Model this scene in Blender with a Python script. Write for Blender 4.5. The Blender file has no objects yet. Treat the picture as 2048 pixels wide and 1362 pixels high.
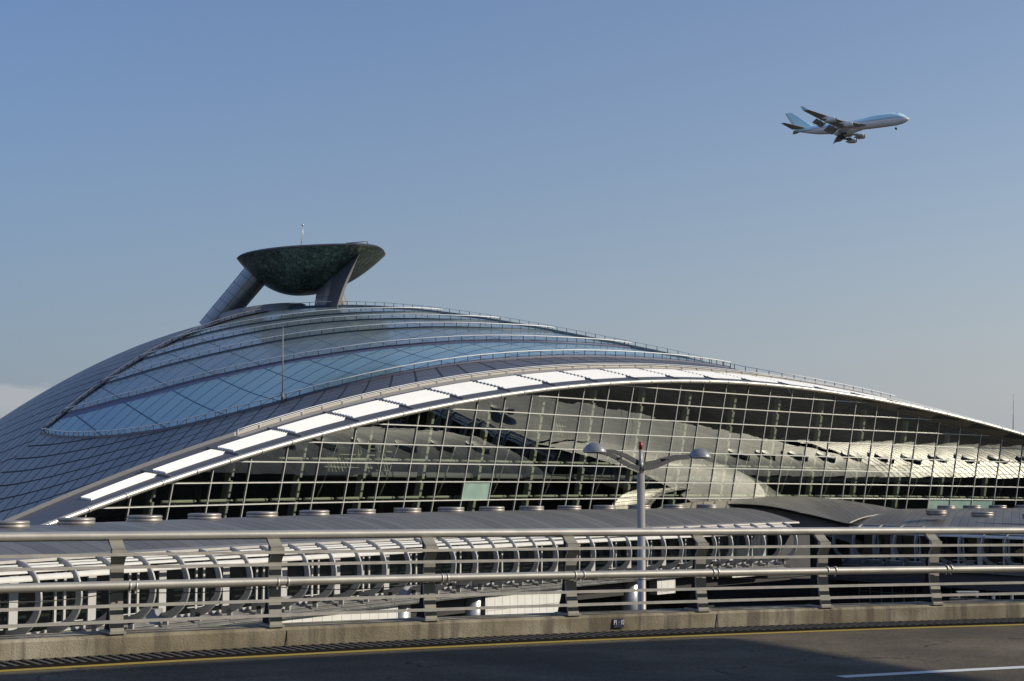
import bpy, math, random
import numpy as np
from mathutils import Vector, Matrix
random.seed(7)
rng = np.random.default_rng(5)
sc = bpy.context.scene
COL = sc.collection
PI = math.pi
rad = math.radians

# ------------------------------------------------------------------ camera geometry (eye at the world origin, z = 0)
F_PX, HOR = 3050., 990.
PITCH = math.atan((HOR - 681) / F_PX)
_R = np.array([1., 0, 0]); _U = np.array([0, -math.sin(PITCH), math.cos(PITCH)]); _F = np.array([0, math.cos(PITCH), math.sin(PITCH)])

def at(x, y, Y):
    """point of the sight line of a photo position at ground distance Y"""
    d = (x - 1024) / F_PX * _R - (y - 681) / F_PX * _U + _F
    return d * (Y / d[1])

SUN_EL = rad(27.0)
SUN_H = np.array([0.993, -0.12]); SUN_H /= np.linalg.norm(SUN_H)
SUN = np.array([SUN_H[0] * math.cos(SUN_EL), SUN_H[1] * math.cos(SUN_EL), math.sin(SUN_EL)])
ROAD_Z = -1.75
GROUND_Z = -11.4

# ------------------------------------------------------------------ mesh helpers
class MB:
    def __init__(s):
        s.v = []; s.f = []; s.uv = {}; s.sm = []
    def quad(s, a, b, c, d, smooth=False):
        n = len(s.v); s.v += [tuple(a), tuple(b), tuple(c), tuple(d)]; s.f.append((n, n+1, n+2, n+3)); s.sm.append(smooth)
    def poly(s, pts, smooth=False):
        n = len(s.v); s.v += [tuple(p) for p in pts]; s.f.append(tuple(range(n, n+len(pts)))); s.sm.append(smooth)
    def grid(s, P, uv=None, smooth=True, closed_u=False):
        P = np.asarray(P, float); nu, nv = P.shape[:2]; n0 = len(s.v)
        s.v += [tuple(p) for p in P.reshape(-1, 3)]
        if uv is not None:
            uv = np.asarray(uv, float).reshape(-1, 2)
            for i, t in enumerate(uv): s.uv[n0+i] = (t[0], t[1])
        for i in range(nu if closed_u else nu-1):
            i2 = (i+1) % nu
            for j in range(nv-1):
                s.f.append((n0+i*nv+j, n0+i2*nv+j, n0+i2*nv+j+1, n0+i*nv+j+1)); s.sm.append(smooth)
    def box(s, c, ax, ay, az):
        """box with centre c and half vectors ax ay az"""
        c, ax, ay, az = (np.asarray(t, float) for t in (c, ax, ay, az)); n = len(s.v)
        for k in (-1, 1):
            for j in (-1, 1):
                for i in (-1, 1): s.v.append(tuple(c + i*ax + j*ay + k*az))
        if np.dot(np.cross(ax, ay), az) < 0: fs = [(0,1,3,2),(4,6,7,5),(0,4,5,1),(2,3,7,6),(0,2,6,4),(1,5,7,3)]
        else: fs = [(0,2,3,1),(4,5,7,6),(0,1,5,4),(2,6,7,3),(0,4,6,2),(1,3,7,5)]
        for f in fs: s.f.append(tuple(n+i for i in f)); s.sm.append(False)
    def bar(s, a, b, w, h, up=(0, 0, 1)):
        """rectangular bar from a to b, w wide and h high"""
        a, b, up = (np.asarray(t, float) for t in (a, b, up)); d = b - a; L = np.linalg.norm(d); d /= L
        x = np.cross(d, up); x /= np.linalg.norm(x); y = np.cross(x, d)
        s.box((a+b)/2, d*L/2, x*w/2, y*h/2)
    def tube(s, pts, r, n=10, caps=True, smooth=True):
        pts = np.asarray(pts, float); N = len(pts); rr = np.broadcast_to(np.asarray(r, float), (N,))
        T = np.gradient(pts, axis=0); T /= np.linalg.norm(T, axis=1)[:, None]
        ref = np.array([0, 0, 1.]) if abs(T[0][2]) < .9 else np.array([1., 0, 0])
        rings = []
        for i in range(N):
            x = np.cross(T[i], ref); x /= np.linalg.norm(x); y = np.cross(x, T[i]); ref = y
            a = np.arange(n) * 2*PI/n
            rings.append(pts[i] + rr[i]*(np.cos(a)[:, None]*x + np.sin(a)[:, None]*y))
        n0 = len(s.v)
        for R_ in rings: s.v += [tuple(p) for p in R_]
        for i in range(N-1):
            for j in range(n):
                j2 = (j+1) % n
                s.f.append((n0+i*n+j, n0+i*n+j2, n0+(i+1)*n+j2, n0+(i+1)*n+j)); s.sm.append(smooth)
        if caps:
            s.f.append(tuple(n0+j for j in range(n))[::-1]); s.sm.append(False)
            s.f.append(tuple(n0+(N-1)*n+j for j in range(n))); s.sm.append(False)
    def lathe(s, prof, c=(0, 0, 0), n=24, sx=1., sy=1., smooth=True):
        c = np.asarray(c, float); a = np.arange(n)*2*PI/n
        P = np.array([[[c[0]+r*math.cos(t)*sx, c[1]+r*math.sin(t)*sy, c[2]+z] for (r, z) in prof] for t in a])
        s.grid(P, smooth=smooth, closed_u=True)
    def prism(s, pts, off):
        """polygon pts swept by off"""
        pts = [np.asarray(p, float) for p in pts]; off = np.asarray(off, float); n = len(pts)
        s.poly(pts[::-1]); s.poly([p+off for p in pts])
        for i in range(n):
            j = (i+1) % n; s.quad(pts[i], pts[j], pts[j]+off, pts[i]+off)
    def mesh(s, name, m):
        me = bpy.data.meshes.new(name); me.from_pydata(s.v, [], s.f)
        if s.uv:
            ul = me.uv_layers.new(name='UVMap'); vi = np.empty(len(me.loops), dtype=np.int32); me.loops.foreach_get('vertex_index', vi)
            arr = np.zeros((len(s.v), 2), np.float32)
            for k, t in s.uv.items(): arr[k] = t
            ul.data.foreach_set('uv', arr[vi].ravel())
        me.polygons.foreach_set('use_smooth', s.sm); me.materials.append(m); me.update(); return me
    def build(s, name, m, parent=None, loc=None, rotz=0.):
        o = bpy.data.objects.new(name, s.mesh(name, m)); COL.objects.link(o)
        if loc is not None: o.location = tuple(loc)
        if rotz: o.rotation_euler = (0, 0, rotz)
        if parent is not None: o.parent = parent
        return o

def tag(o, label=None, cat=None, group=None, kind=None):
    if label: o['label'] = label
    if cat: o['category'] = cat
    if group: o['group'] = group
    if kind: o['kind'] = kind
    return o
def empty(name, loc=(0, 0, 0)):
    o = bpy.data.objects.new(name, None); COL.objects.link(o); o.location = tuple(loc); o.empty_display_size = .5; return o
def inst(name, me, parent, loc=(0, 0, 0), rotz=0.):
    o = bpy.data.objects.new(name, me); COL.objects.link(o); o.parent = parent; o.location = tuple(loc); o.rotation_euler = (0, 0, rotz); return o
def copy_tree(o, parent=None):
    c = o.copy(); COL.objects.link(c); c.parent = parent
    for ch in list(o.children): copy_tree(ch, c)
    return c

# ------------------------------------------------------------------ materials
class NT:
    def __init__(s, name):
        s.m = bpy.data.materials.new(name); s.m.use_nodes = True; s.t = s.m.node_tree; s.t.nodes.clear()
        s.out = s.n('ShaderNodeOutputMaterial')
    def n(s, t, **k):
        nd = s.t.nodes.new(t)
        for a, b in k.items(): setattr(nd, a, b)
        return nd
    def l(s, a, b): s.t.links.new(a, b)
    def sock(s, v, inp):
        if isinstance(v, (int, float)): inp.default_value = v
        elif isinstance(v, (tuple, list)): inp.default_value = v
        else: s.l(v, inp)
    def math(s, op, a, b=0., c=None, clamp=False):
        nd = s.n('ShaderNodeMath', operation=op, use_clamp=clamp); s.sock(a, nd.inputs[0]); s.sock(b, nd.inputs[1])
        if c is not None: s.sock(c, nd.inputs[2])
        return nd.outputs[0]
    def mix(s, f, a, b, blend='MIX'):
        nd = s.n('ShaderNodeMix', data_type='RGBA', blend_type=blend); s.sock(f, nd.inputs[0]); s.sock(a, nd.inputs[6]); s.sock(b, nd.inputs[7]); return nd.outputs[2]
    def noise(s, vec, scale, detail=4, rough=.55, out=0):
        nd = s.n('ShaderNodeTexNoise'); nd.inputs['Scale'].default_value = scale; nd.inputs['Detail'].default_value = detail; nd.inputs['Roughness'].default_value = rough
        if vec is not None: s.l(vec, nd.inputs['Vector'])
        return nd.outputs[out]
    def ramp(s, f, stops):
        nd = s.n('ShaderNodeValToRGB'); e = nd.color_ramp.elements
        while len(e) < len(stops): e.new(.5)
        for i, (p, c) in enumerate(stops): e[i].position = p; e[i].color = c if len(c) == 4 else (*c, 1)
        s.l(f, nd.inputs[0]); return nd.outputs[0]
    def obj(s): return s.n('ShaderNodeTexCoord').outputs['Object']
    def mapping(s, vec, scale=(1, 1, 1)):
        nd = s.n('ShaderNodeMapping'); nd.inputs['Scale'].default_value = scale; s.l(vec, nd.inputs['Vector']); return nd.outputs[0]
    def bsdf(s, **k):
        nd = s.n('ShaderNodeBsdfPrincipled')
        for a, v in k.items(): s.sock(v, nd.inputs[a.replace('_', ' ')])
        return nd
    def bump(s, h, strength=.3, dist=.02, normal=None):
        nd = s.n('ShaderNodeBump'); nd.inputs['Strength'].default_value = strength; nd.inputs['Distance'].default_value = dist; s.l(h, nd.inputs['Height'])
        if normal is not None: s.l(normal, nd.inputs['Normal'])
        return nd.outputs[0]
    def done(s, sh): s.l(sh, s.out.inputs[0]); return s.m
def c4(c): return (c[0], c[1], c[2], 1.)

def plain(name, col, rough=.5, metal=0., var=.15, scale=2., spec=.5, bump=0., streak=False):
    t = NT(name); v = t.obj()
    vv = t.mapping(v, (1, 1, .15)) if streak else v
    n = t.noise(vv, scale); n2 = t.noise(v, scale*9, 3)
    f = t.math('ADD', t.math('MULTIPLY', n, .7), t.math('MULTIPLY', n2, .3))
    lo = tuple(x*(1-var) for x in col); hi = tuple(min(1, x*(1+var)) for x in col)
    c = t.ramp(f, [(.3, lo), (.7, hi)])
    r = t.math('MULTIPLY_ADD', n, .2, rough-.1, clamp=True)
    b = t.bsdf(Base_Color=c, Roughness=r, Metallic=metal, Specular_IOR_Level=spec)
    if bump: t.l(t.bump(n2, bump, .01), b.inputs['Normal'])
    return t.done(b.outputs[0])

def panelled(name, col, line, du, dv, wu, wv, rough, metal, shear=(0., 0.), tone=.12, tilt=.012, spec=.5, fine=0., coat=0.):
    """panels laid out on the surface's own UV (metres): joints every du and dv, each panel a slightly different tone and tilt"""
    t = NT(name); uv = t.n('ShaderNodeUVMap'); sp = t.n('ShaderNodeSeparateXYZ'); t.l(uv.outputs[0], sp.inputs[0])
    u = t.math('MULTIPLY_ADD', sp.outputs[1], shear[0], sp.outputs[0]); v = t.math('MULTIPLY_ADD', sp.outputs[0], shear[1], sp.outputs[1])
    u = t.math('DIVIDE', u, du); v = t.math('DIVIDE', v, dv)
    def joint(x, w):
        fr = t.math('FRACT', x); d = t.math('ABSOLUTE', t.math('SUBTRACT', fr, .5)); return t.math('GREATER_THAN', d, .5 - w/2)
    j = joint(u, wu/du)
    if wv > 0: j = t.math('MAXIMUM', j, joint(v, wv/dv))
    cmb = t.n('ShaderNodeCombineXYZ'); t.l(t.math('FLOOR', u), cmb.inputs[0]); t.l(t.math('FLOOR', v), cmb.inputs[1])
    wn = t.n('ShaderNodeTexWhiteNoise', noise_dimensions='2D'); t.l(cmb.outputs[0], wn.inputs[0])
    n = t.noise(t.obj(), .35, 5)
    k = t.math('ADD', t.math('MULTIPLY', wn.outputs[0], .6), t.math('MULTIPLY', n, .4))
    lo = tuple(x*(1-tone) for x in col); hi = tuple(x*(1+tone) for x in col)
    base = t.ramp(k, [(.25, lo), (.75, hi)])
    if fine:
        wv_ = t.math('GREATER_THAN', t.math('FRACT', t.math('MULTIPLY', v, dv/fine)), .86)
        base = t.mix(t.math('MULTIPLY', wv_, .45), base, c4(line))
    base = t.mix(j, base, c4(line))
    g = t.n('ShaderNodeNewGeometry')
    off = t.n('ShaderNodeVectorMath', operation='SUBTRACT'); t.l(wn.outputs[1], off.inputs[0]); off.inputs[1].default_value = (.5, .5, .5)
    scl = t.n('ShaderNodeVectorMath', operation='SCALE'); t.l(off.outputs[0], scl.inputs[0]); scl.inputs['Scale'].default_value = tilt*2
    ad = t.n('ShaderNodeVectorMath', operation='ADD'); t.l(g.outputs['Normal'], ad.inputs[0]); t.l(scl.outputs[0], ad.inputs[1])
    nm = t.n('ShaderNodeVectorMath', operation='NORMALIZE'); t.l(ad.outputs[0], nm.inputs[0])
    r = t.math('MULTIPLY_ADD', j, .4, t.math('MULTIPLY_ADD', n, .12, rough-.06), clamp=True)
    b = t.bsdf(Base_Color=base, Roughness=r, Metallic=t.math('MULTIPLY', t.math('SUBTRACT', 1., j), metal), Specular_IOR_Level=spec, Coat_Weight=coat, Coat_Roughness=.05)
    t.l(nm.outputs[0], b.inputs['Normal'])
    return t.done(b.outputs[0])

def glass(name, tint=(.55, .62, .58), ior=1.75, wob=.02, scale=.5, rough=.0):
    """clear pane: what lies behind shows through, the rest is mirrored"""
    t = NT(name); v = t.obj()
    n = t.noise(v, scale, 2, .5)
    nrm = t.bump(n, 1., wob)
    fr = t.n('ShaderNodeFresnel'); g = t.n('ShaderNodeNewGeometry')   # a thin pane mirrors the same from either side
    t.l(t.math('ADD', t.math('MULTIPLY', g.outputs['Backfacing'], 1/ior-ior), ior), fr.inputs['IOR']); t.l(nrm, fr.inputs['Normal'])
    gl = t.n('ShaderNodeBsdfGlossy'); gl.inputs['Roughness'].default_value = rough; gl.inputs['Color'].default_value = (.95, 1, .96, 1); t.l(nrm, gl.inputs['Normal'])
    tr = t.n('ShaderNodeBsdfTransparent'); tr.inputs['Color'].default_value = c4(tint)
    mx = t.n('ShaderNodeMixShader'); t.l(fr.outputs[0], mx.inputs[0]); t.l(tr.outputs[0], mx.inputs[1]); t.l(gl.outputs[0], mx.inputs[2])
    return t.done(mx.outputs[0])

def concrete_mat():
    t = NT('weathered_concrete'); v = t.obj()
    n = t.noise(v, 1.3, 6, .6); st = t.noise(t.mapping(v, (6, 6, .35)), 1., 4, .6); fine = t.noise(v, 45, 4, .7)
    base = t.ramp(n, [(.32, (.165, .137, .088)), (.5, (.285, .243, .168)), (.66, (.41, .365, .275))])
    base = t.mix(t.math('MULTIPLY', t.ramp(st, [(.47, (0, 0, 0)), (.62, (1, 1, 1))]), .75), base, (.12, .10, .075, 1))
    base = t.mix(t.math('MULTIPLY', fine, .25), base, (.15, .13, .1, 1))
    pit = t.n('ShaderNodeTexVoronoi'); pit.inputs['Scale'].default_value = 9; t.l(v, pit.inputs['Vector'])
    spots = t.math('LESS_THAN', pit.outputs['Distance'], .07)
    base = t.mix(t.math('MULTIPLY', spots, .5), base, (.08, .07, .06, 1))
    b = t.bsdf(Base_Color=base, Roughness=.9, Specular_IOR_Level=.2)
    t.l(t.bump(t.math('ADD', fine, t.math('MULTIPLY', n, .6)), .5, .02), b.inputs['Normal'])
    return t.done(b.outputs[0])

def asphalt_mat():
    t = NT('asphalt'); v = t.obj()
    n = t.noise(v, 160, 3, .7); n2 = t.noise(v, .7, 5, .6); n3 = t.noise(t.mapping(v, (1, 1, 1)), 38, 3, .6)
    f = t.math('ADD', t.math('MULTIPLY', n, .55), t.math('ADD', t.math('MULTIPLY', n2, .25), t.math('MULTIPLY', n3, .25)))
    base = t.ramp(f, [(.40, (.034, .0255, .0150)), (.52, (.086, .068, .043)), (.62, (.21, .172, .122))])
    vo = t.n('ShaderNodeTexVoronoi', feature='DISTANCE_TO_EDGE'); vo.inputs['Scale'].default_value = .33
    wv = t.n('ShaderNodeVectorMath', operation='ADD'); t.l(v, wv.inputs[0]); t.l(t.noise(v, 1.7, 4, .6, 1), wv.inputs[1]); t.l(wv.outputs[0], vo.inputs['Vector'])
    crack = t.math('MULTIPLY', t.math('LESS_THAN', vo.outputs['Distance'], .006), t.math('GREATER_THAN', n2, .5))
    base = t.mix(t.math('MULTIPLY', crack, .8), base, (.012, .011, .010, 1))
    patch = t.noise(v, .22, 2, .4); base = t.mix(t.ramp(patch, [(.52, (0, 0, 0)), (.56, (.35, .35, .35))]), base, (.03, .027, .022, 1))
    b = t.bsdf(Base_Color=base, Roughness=.85, Specular_IOR_Level=.3)
    t.l(t.bump(t.math('ADD', n, n3), .7, .012), b.inputs['Normal'])
    return t.done(b.outputs[0])

def worn_paint(name, col, under=(.05, .05, .048), amount=.55):
    t = NT(name); v = t.obj(); n = t.noise(v, 14, 6, .7); n2 = t.noise(v, 1.6, 3)
    f = t.math('ADD', t.math('MULTIPLY', n, .7), t.math('MULTIPLY', n2, .3))
    k = t.ramp(f, [(amount, (0, 0, 0)), (amount+.07, (1, 1, 1))])
    b = t.bsdf(Base_Color=t.mix(k, c4(col), c4(under)), Roughness=.7, Specular_IOR_Level=.3)
    t.l(t.bump(n, .3, .006), b.inputs['Normal'])
    return t.done(b.outputs[0])

M = {}
M['concrete'] = concrete_mat()
M['asphalt'] = asphalt_mat()
M['yellow'] = worn_paint('yellow_road_paint', (.36, .26, .045), (.10, .09, .06), .60)
M['white_line'] = worn_paint('white_road_paint', (.62, .62, .60), (.10, .10, .10), .60)
M['tube'] = plain('brushed_aluminium_tube', (.50, .475, .42), .42, .55, .10, 3.)
M['bar'] = plain('galvanised_bar', (.40, .375, .335), .5, .4, .15, 6.)
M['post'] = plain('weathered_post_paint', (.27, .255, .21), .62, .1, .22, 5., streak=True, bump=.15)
M['post_dark'] = plain('shaded_post_steel', (.012, .012, .012), .85, 0., .3, 4., spec=.08)  # post webs: the shade of their side faces is put into this near black
M['grate_dark'] = plain('grate_dark_iron', (.012, .011, .011), .8, 0., .3, 20., spec=.1)
M['iron'] = plain('cast_iron', (.085, .078, .07), .7, .2, .3, 20.)
M['pole'] = plain('pole_paint', (.30, .28, .265), .45, .25, .06, 2.)
M['lamp_head'] = plain('lamp_shell_paint', (.24, .245, .26), .38, .3, .06, 4.)
M['lamp_dark'] = plain('lamp_arm_paint', (.03, .03, .034), .6, .0, .1, 4.)
M['lens'] = plain('lamp_lens', (.45, .45, .43), .25, 0., .08, 5.)
M['red'] = plain('red_beacon', (.30, .012, .015), .35, 0., .1, 6.)
M['sign'] = plain('enamel_plate', (.018, .018, .045), .45, 0., .25, 30.)
M['sign_text'] = plain('plate_lettering', (.75, .76, .78), .6, 0., .25, 60.)
M['seam_roof'] = panelled('standing_seam_zinc', (.215, .197, .168), (.045, .04, .036), 1.2783, 9.0, .065, .05, .44, .62, tone=.14, tilt=.012)
M['ribbed_roof'] = panelled('ribbed_zinc', (.265, .24, .205), (.06, .05, .04), 1.2783, 9.0, .24, .10, .44, .62, tone=.20, tilt=.02)
M['eave'] = plain('eave_flashing', (.30, .28, .25), .5, .4, .12, 2.)
M['vent'] = plain('vent_steel', (.33, .305, .275), .5, .6, .12, 4.)
M['white_steel'] = plain('white_coated_steel', (.62, .60, .545), .38, .0, .05, 2.)
M['rib'] = plain('grey_rib_steel', (.42, .41, .39), .42, .25, .08, 2.)
M['tile'] = None
M['frame'] = plain('window_frame_white', (.46, .45, .43), .45, 0., .05, 3.)
M['panel_grey'] = plain('grey_cladding', (.20, .20, .205), .55, .2, .08, 1.)
M['ledge'] = plain('ledge_metal', (.24, .235, .225), .45, .4, .25, 1.2)
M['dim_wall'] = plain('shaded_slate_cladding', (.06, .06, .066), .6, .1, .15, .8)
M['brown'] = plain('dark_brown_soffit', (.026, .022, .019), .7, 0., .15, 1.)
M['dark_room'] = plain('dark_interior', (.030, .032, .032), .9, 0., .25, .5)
M['win_glass'] = glass('concourse_glass', (.42, .50, .48), 1.8, .008, .8)
M['hall_glass'] = glass('hall_glass', (.76, .80, .74), 3.0, .008, .30)
M['frost'] = None
M['mullion'] = plain('mullion_silver', (.54, .53, .48), .45, .2, .06, 2.)
M['pale_green'] = plain('pale_green_steel', (.52, .53, .42), .5, 0., .06, 1.5)
M['skin'] = panelled('blue_grey_roof_panels', (.25, .212, .18), (.010, .011, .013), 2.5, 1.9, .24, .24, .36, .8, shear=(.16, .10), tone=.11, tilt=.011, fine=.475)
M['sky_panel'] = panelled('skylight_blue_panels', (.19, .315, .33), (.02, .05, .09), 4.6, 3.2, .17, .24, .12, .0, shear=(-.30, -.25), tone=.05, tilt=.006, fine=.8)
M['sky_panel_grey'] = panelled('skylight_grey_panels', (.17, .21, .205), (.055, .085, .11), 4.6, 3.2, .16, .20, .16, .0, shear=(-.30, -.25), tone=.06, tilt=.006, fine=.8)
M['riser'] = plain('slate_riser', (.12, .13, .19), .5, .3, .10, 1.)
M['gutter'] = plain('dark_gutter', (.03, .03, .032), .8, 0., .2, 1.)
M['rail'] = plain('roof_rail_white', (.86, .85, .80), .45, .0, .05, 1.)
M['rail_post'] = plain('roof_rail_post', (.14, .14, .14), .5, .2, .1, 1.)
M['band'] = plain('dark_rim_cladding', (.095, .095, .105), .5, .25, .10, .8)
M['band_edge'] = plain('sand_rim_gutter', (.33, .305, .265), .6, .1, .12, .6)
M['louver'] = plain('white_louver', (.90, .87, .80), .35, 0., .02, 1.)
M['rim_pipe'] = plain('rim_pipe_aluminium', (.62, .585, .50), .36, .55, .08, .8)
M['soffit'] = plain('sand_soffit', (.40, .34, .26), .7, 0., .10, .6)
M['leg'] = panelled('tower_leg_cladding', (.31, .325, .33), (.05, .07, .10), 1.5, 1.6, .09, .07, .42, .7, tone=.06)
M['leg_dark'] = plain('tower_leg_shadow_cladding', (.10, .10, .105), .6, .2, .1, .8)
M['trim'] = plain('tower_rim_trim', (.10, .105, .11), .4, .5, .1, 1.)
M['drum'] = plain('drum_cladding', (.26, .255, .25), .5, .5, .1, .8)
M['silver'] = plain('mast_steel', (.55, .55, .54), .4, .4, .08, 2.)
M['paving'] = plain('lower_paving', (.058, .055, .048), .95, 0., .8, .07, spec=.02)
M['stone'] = plain('rubble_bank', (.17, .155, .125), .95, 0., .55, 1.6, bump=.9)
M['bench'] = plain('orange_timber', (.42, .21, .08), .6, 0., .2, 4.)
M['far_white'] = plain('far_building_white', (.62, .61, .59), .7, 0., .08, .2)
M['beige_roof'] = panelled('sand_metal_roof', (.34, .30, .23), (.10, .085, .06), 1.6, 3., .20, .12, .45, .3, tone=.12)
M['terminal'] = plain('terminal_cladding', (.09, .095, .10), .6, .2, .2, .15)
M['column'] = plain('column_cladding', (.46, .46, .46), .35, .55, .07, 1.)

def tile_mat():
    t = NT('white_wall_tiles'); v = t.n('ShaderNodeUVMap').outputs[0]
    sp = t.n('ShaderNodeSeparateXYZ'); t.l(v, sp.inputs[0])
    def j(x, d, w):
        return t.math('GREATER_THAN', t.math('ABSOLUTE', t.math('SUBTRACT', t.math('FRACT', t.math('DIVIDE', x, d)), .5)), .5-w/d/2)
    k = t.math('MAXIMUM', j(sp.outputs[0], .95, .035), j(sp.outputs[1], 1.3, .03))
    n = t.noise(t.obj(), .8, 5); base = t.ramp(n, [(.3, (.58, .565, .51)), (.7, (.68, .665, .61))])
    b = t.bsdf(Base_Color=t.mix(k, base, (.16, .15, .14, 1)), Roughness=.5)
    return t.done(b.outputs[0])
M['tile'] = tile_mat()
def frost_mat():
    t = NT('pale_green_spandrel_glass'); n = t.noise(t.obj(), .6, 4)
    b = t.bsdf(Base_Color=t.ramp(n, [(.3, (.22, .33, .28)), (.7, (.34, .46, .39))]), Roughness=.35)
    return t.done(b.outputs[0])
M['frost'] = frost_mat()
def verdigris():
    t = NT('green_scaled_glass'); v = t.obj()
    vo = t.n('ShaderNodeTexVoronoi'); vo.inputs['Scale'].default_value = 1.7; t.l(v, vo.inputs['Vector'])
    n = t.noise(v, .5, 5, .7)
    sp = t.n('ShaderNodeSeparateColor'); t.l(vo.outputs['Color'], sp.inputs[0]); vd = t.n('ShaderNodeTexVoronoi', feature='DISTANCE_TO_EDGE'); vd.inputs['Scale'].default_value = 1.7; t.l(v, vd.inputs['Vector'])
    f = t.math('ADD', t.math('MULTIPLY', sp.outputs[0], .55), t.math('MULTIPLY', n, .45))
    base = t.ramp(f, [(.25, (.07, .098, .082)), (.55, (.115, .165, .135)), (.8, (.18, .235, .195))])
    base = t.mix(t.math('LESS_THAN', vd.outputs['Distance'], .045), base, (.02, .03, .027, 1))
    b = t.bsdf(Base_Color=base, Roughness=.28, Metallic=.35)
    t.l(t.bump(sp.outputs[1], .35, .06), b.inputs['Normal'])
    return t.done(b.outputs[0])
M['verdigris'] = verdigris()

# ------------------------------------------------------------------ plan curves
def arc_tab(par, s0, s1, ds=.25):
    X0, Y0, th, k, k2 = par; s = np.arange(s0, s1+ds/2, ds); h = th + k*s + k2*s*s
    X = np.concatenate([[0], np.cumsum((np.cos(h)[1:]+np.cos(h)[:-1])/2*ds)]); Y = np.concatenate([[0], np.cumsum((np.sin(h)[1:]+np.sin(h)[:-1])/2*ds)])
    X += X0 - np.interp(0, s, X); Y += Y0 - np.interp(0, s, Y)
    return s, X, Y, h
class Curve2:
    def __init__(s, par, s0, s1): s.s, s.X, s.Y, s.H = arc_tab(par, s0, s1)
    def __call__(s, u, out=0., z=0.):
        h = np.interp(u, s.s, s.H); return np.array([np.interp(u, s.s, s.X)+math.sin(h)*out, np.interp(u, s.s, s.Y)-math.cos(h)*out, z])
    def h(s, u): return float(np.interp(u, s.s, s.H))

FAC = Curve2((-24.873193294797566, 110.93356445757644, .9981787052601458, -.002501096531788654, -1.2603271809745931e-05), -60, 210)
CSC = .89   # overall size of the concourse
CAN = Curve2((-23.711537596084902*CSC, 77.8146407845071*CSC, 1.0975879383135076, -.0013118848366106817/CSC, -1.890309316385796e-05/CSC**2), -40, 102)
RIB_L = 2.872658771445351*CSC
TILT, ZB = .22, -.9
def fac_pt(u, z, out=0.): return FAC(u, TILT*(z-ZB)+out, z)
def ov(u):
    t = min(max((u-88)/45, 0), 1); return .45+1.5*t*t*(3-2*t)
PZ = [1.8889828399228546e-10, 2.0490792375638798e-08, -2.3531440323477685e-06, -.002014157176082544, .0067545322051572945, 12.185239609823483]
def z_pipe(u): return float(np.polyval(PZ, u-76))
def z_top(u): return z_pipe(u) - .12 - .72*min(max((u-88)/24, 0), 1)
# dome surface over plan coordinates: p across the axis, v inwards from the facade line
TH = FAC.h(76.); D2 = np.array([math.cos(TH), math.sin(TH)]); M2 = np.array([-math.sin(TH), math.cos(TH)]); O2 = FAC(76.)[:2]
QC = [-5.1118478153408895e-06, -.002338279802086302, .0016960337376887879, .15400344453238943]
DP = [14.43045383874051, 21.28377379623645, 9.427708814061633, -18.51525099465676, .002082586584298364, .013649077826550306, -.0059081085647207125, -.0012743432626873318, 0., 1.195164449337955, .08987322515961146]
def dome_z(p, v):
    w = (v-4.5)/100; A = DP[0]+DP[1]*w+DP[2]*w**2+DP[3]*w**3; K = DP[4]+DP[5]*w+DP[6]*w**2+DP[7]*w**3
    return A - K*(p-DP[9]*np.exp(-v/60))**2 + DP[10]*(v/100)*p
def P3(p, v, z):
    q = np.polyval(QC, p)+v
    return np.stack(np.broadcast_arrays(O2[0]+D2[0]*p+M2[0]*q, O2[1]+D2[1]*p+M2[1]*q, z), -1)
def dome_pt(p, v, off=0.): return P3(p, v, dome_z(np.asarray(p, float), np.asarray(v, float))+off)
def p_of_u(u):
    a = FAC(u)[:2]-O2; return float(a@D2)
BF = [-2.982996315646216e-08, -8.092227843418528e-07, -.0019434583222342969, .010657646714209858, 14.401893087561563]
def z_band(p): return float(dome_z(np.float64(p), np.float64(4.5)))-.38*min(max((p+95)/30, 0), 1)

# ------------------------------------------------------------------ ground
SIZE = 6000
g = MB(); g.quad((-SIZE, -SIZE, GROUND_Z), (SIZE, -SIZE, GROUND_Z), (SIZE, SIZE, GROUND_Z), (-SIZE, SIZE, GROUND_Z))
tag(g.build('ground', M['paving']), kind='structure')

# ------------------------------------------------------------------ elevated road with parapet and guardrail
class RoadPath:
    """arc on the visible stretch, straight tangents beyond it"""
    def __init__(s): s.c = Curve2((-.00024, 18.197, .4450722804034052, -.020269341828826417, 0), -14, 16)
    def __call__(s, u, n, z=0.):
        uu = min(max(u, -14), 16); P = s.c(uu, n, z); h = s.c.h(uu); P[0] += math.cos(h)*(u-uu); P[1] += math.sin(h)*(u-uu); return P
    def h(s, u): return s.c.h(min(max(u, -14), 16))
RP = RoadPath()
SS = np.concatenate([[-70, -40], np.arange(-14, 16.1, .5), [40, 80]])
def strip(n0, n1, z, s0=-1e9, s1=1e9, thick=0.):
    b = MB(); ss = [s for s in SS if s0 < s < s1]
    if s0 > -1e8: ss = [s0]+ss
    if s1 < 1e8: ss = ss+[s1]
    P = [[RP(s, n0, ROAD_Z+z), RP(s, n1, ROAD_Z+z)] for s in ss]; b.grid(P, smooth=False)
    if thick:
        b.grid([[RP(s, n1, ROAD_Z+z-thick), RP(s, n0, ROAD_Z+z-thick)] for s in ss], smooth=False)
        b.grid([[RP(s, n0, ROAD_Z+z-thick), RP(s, n0, ROAD_Z+z)] for s in ss], smooth=False)
        b.grid([[RP(s, n1, ROAD_Z+z), RP(s, n1, ROAD_Z+z-thick)] for s in ss], smooth=False)
    return b
tag(strip(-1.28, 44, 0, thick=1.3).build('road', M['asphalt']), kind='structure')
tag(strip(-.16, .02, .004).build('edge_line', M['yellow']), kind='structure')
tag(strip(4.16, 4.33, .004, 1.62, 9.).build('lane_line', M['white_line']), kind='structure')
tag(strip(4.16, 4.33, .004, -11., -5.4).build('lane_line', M['white_line']), kind='structure')

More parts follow.
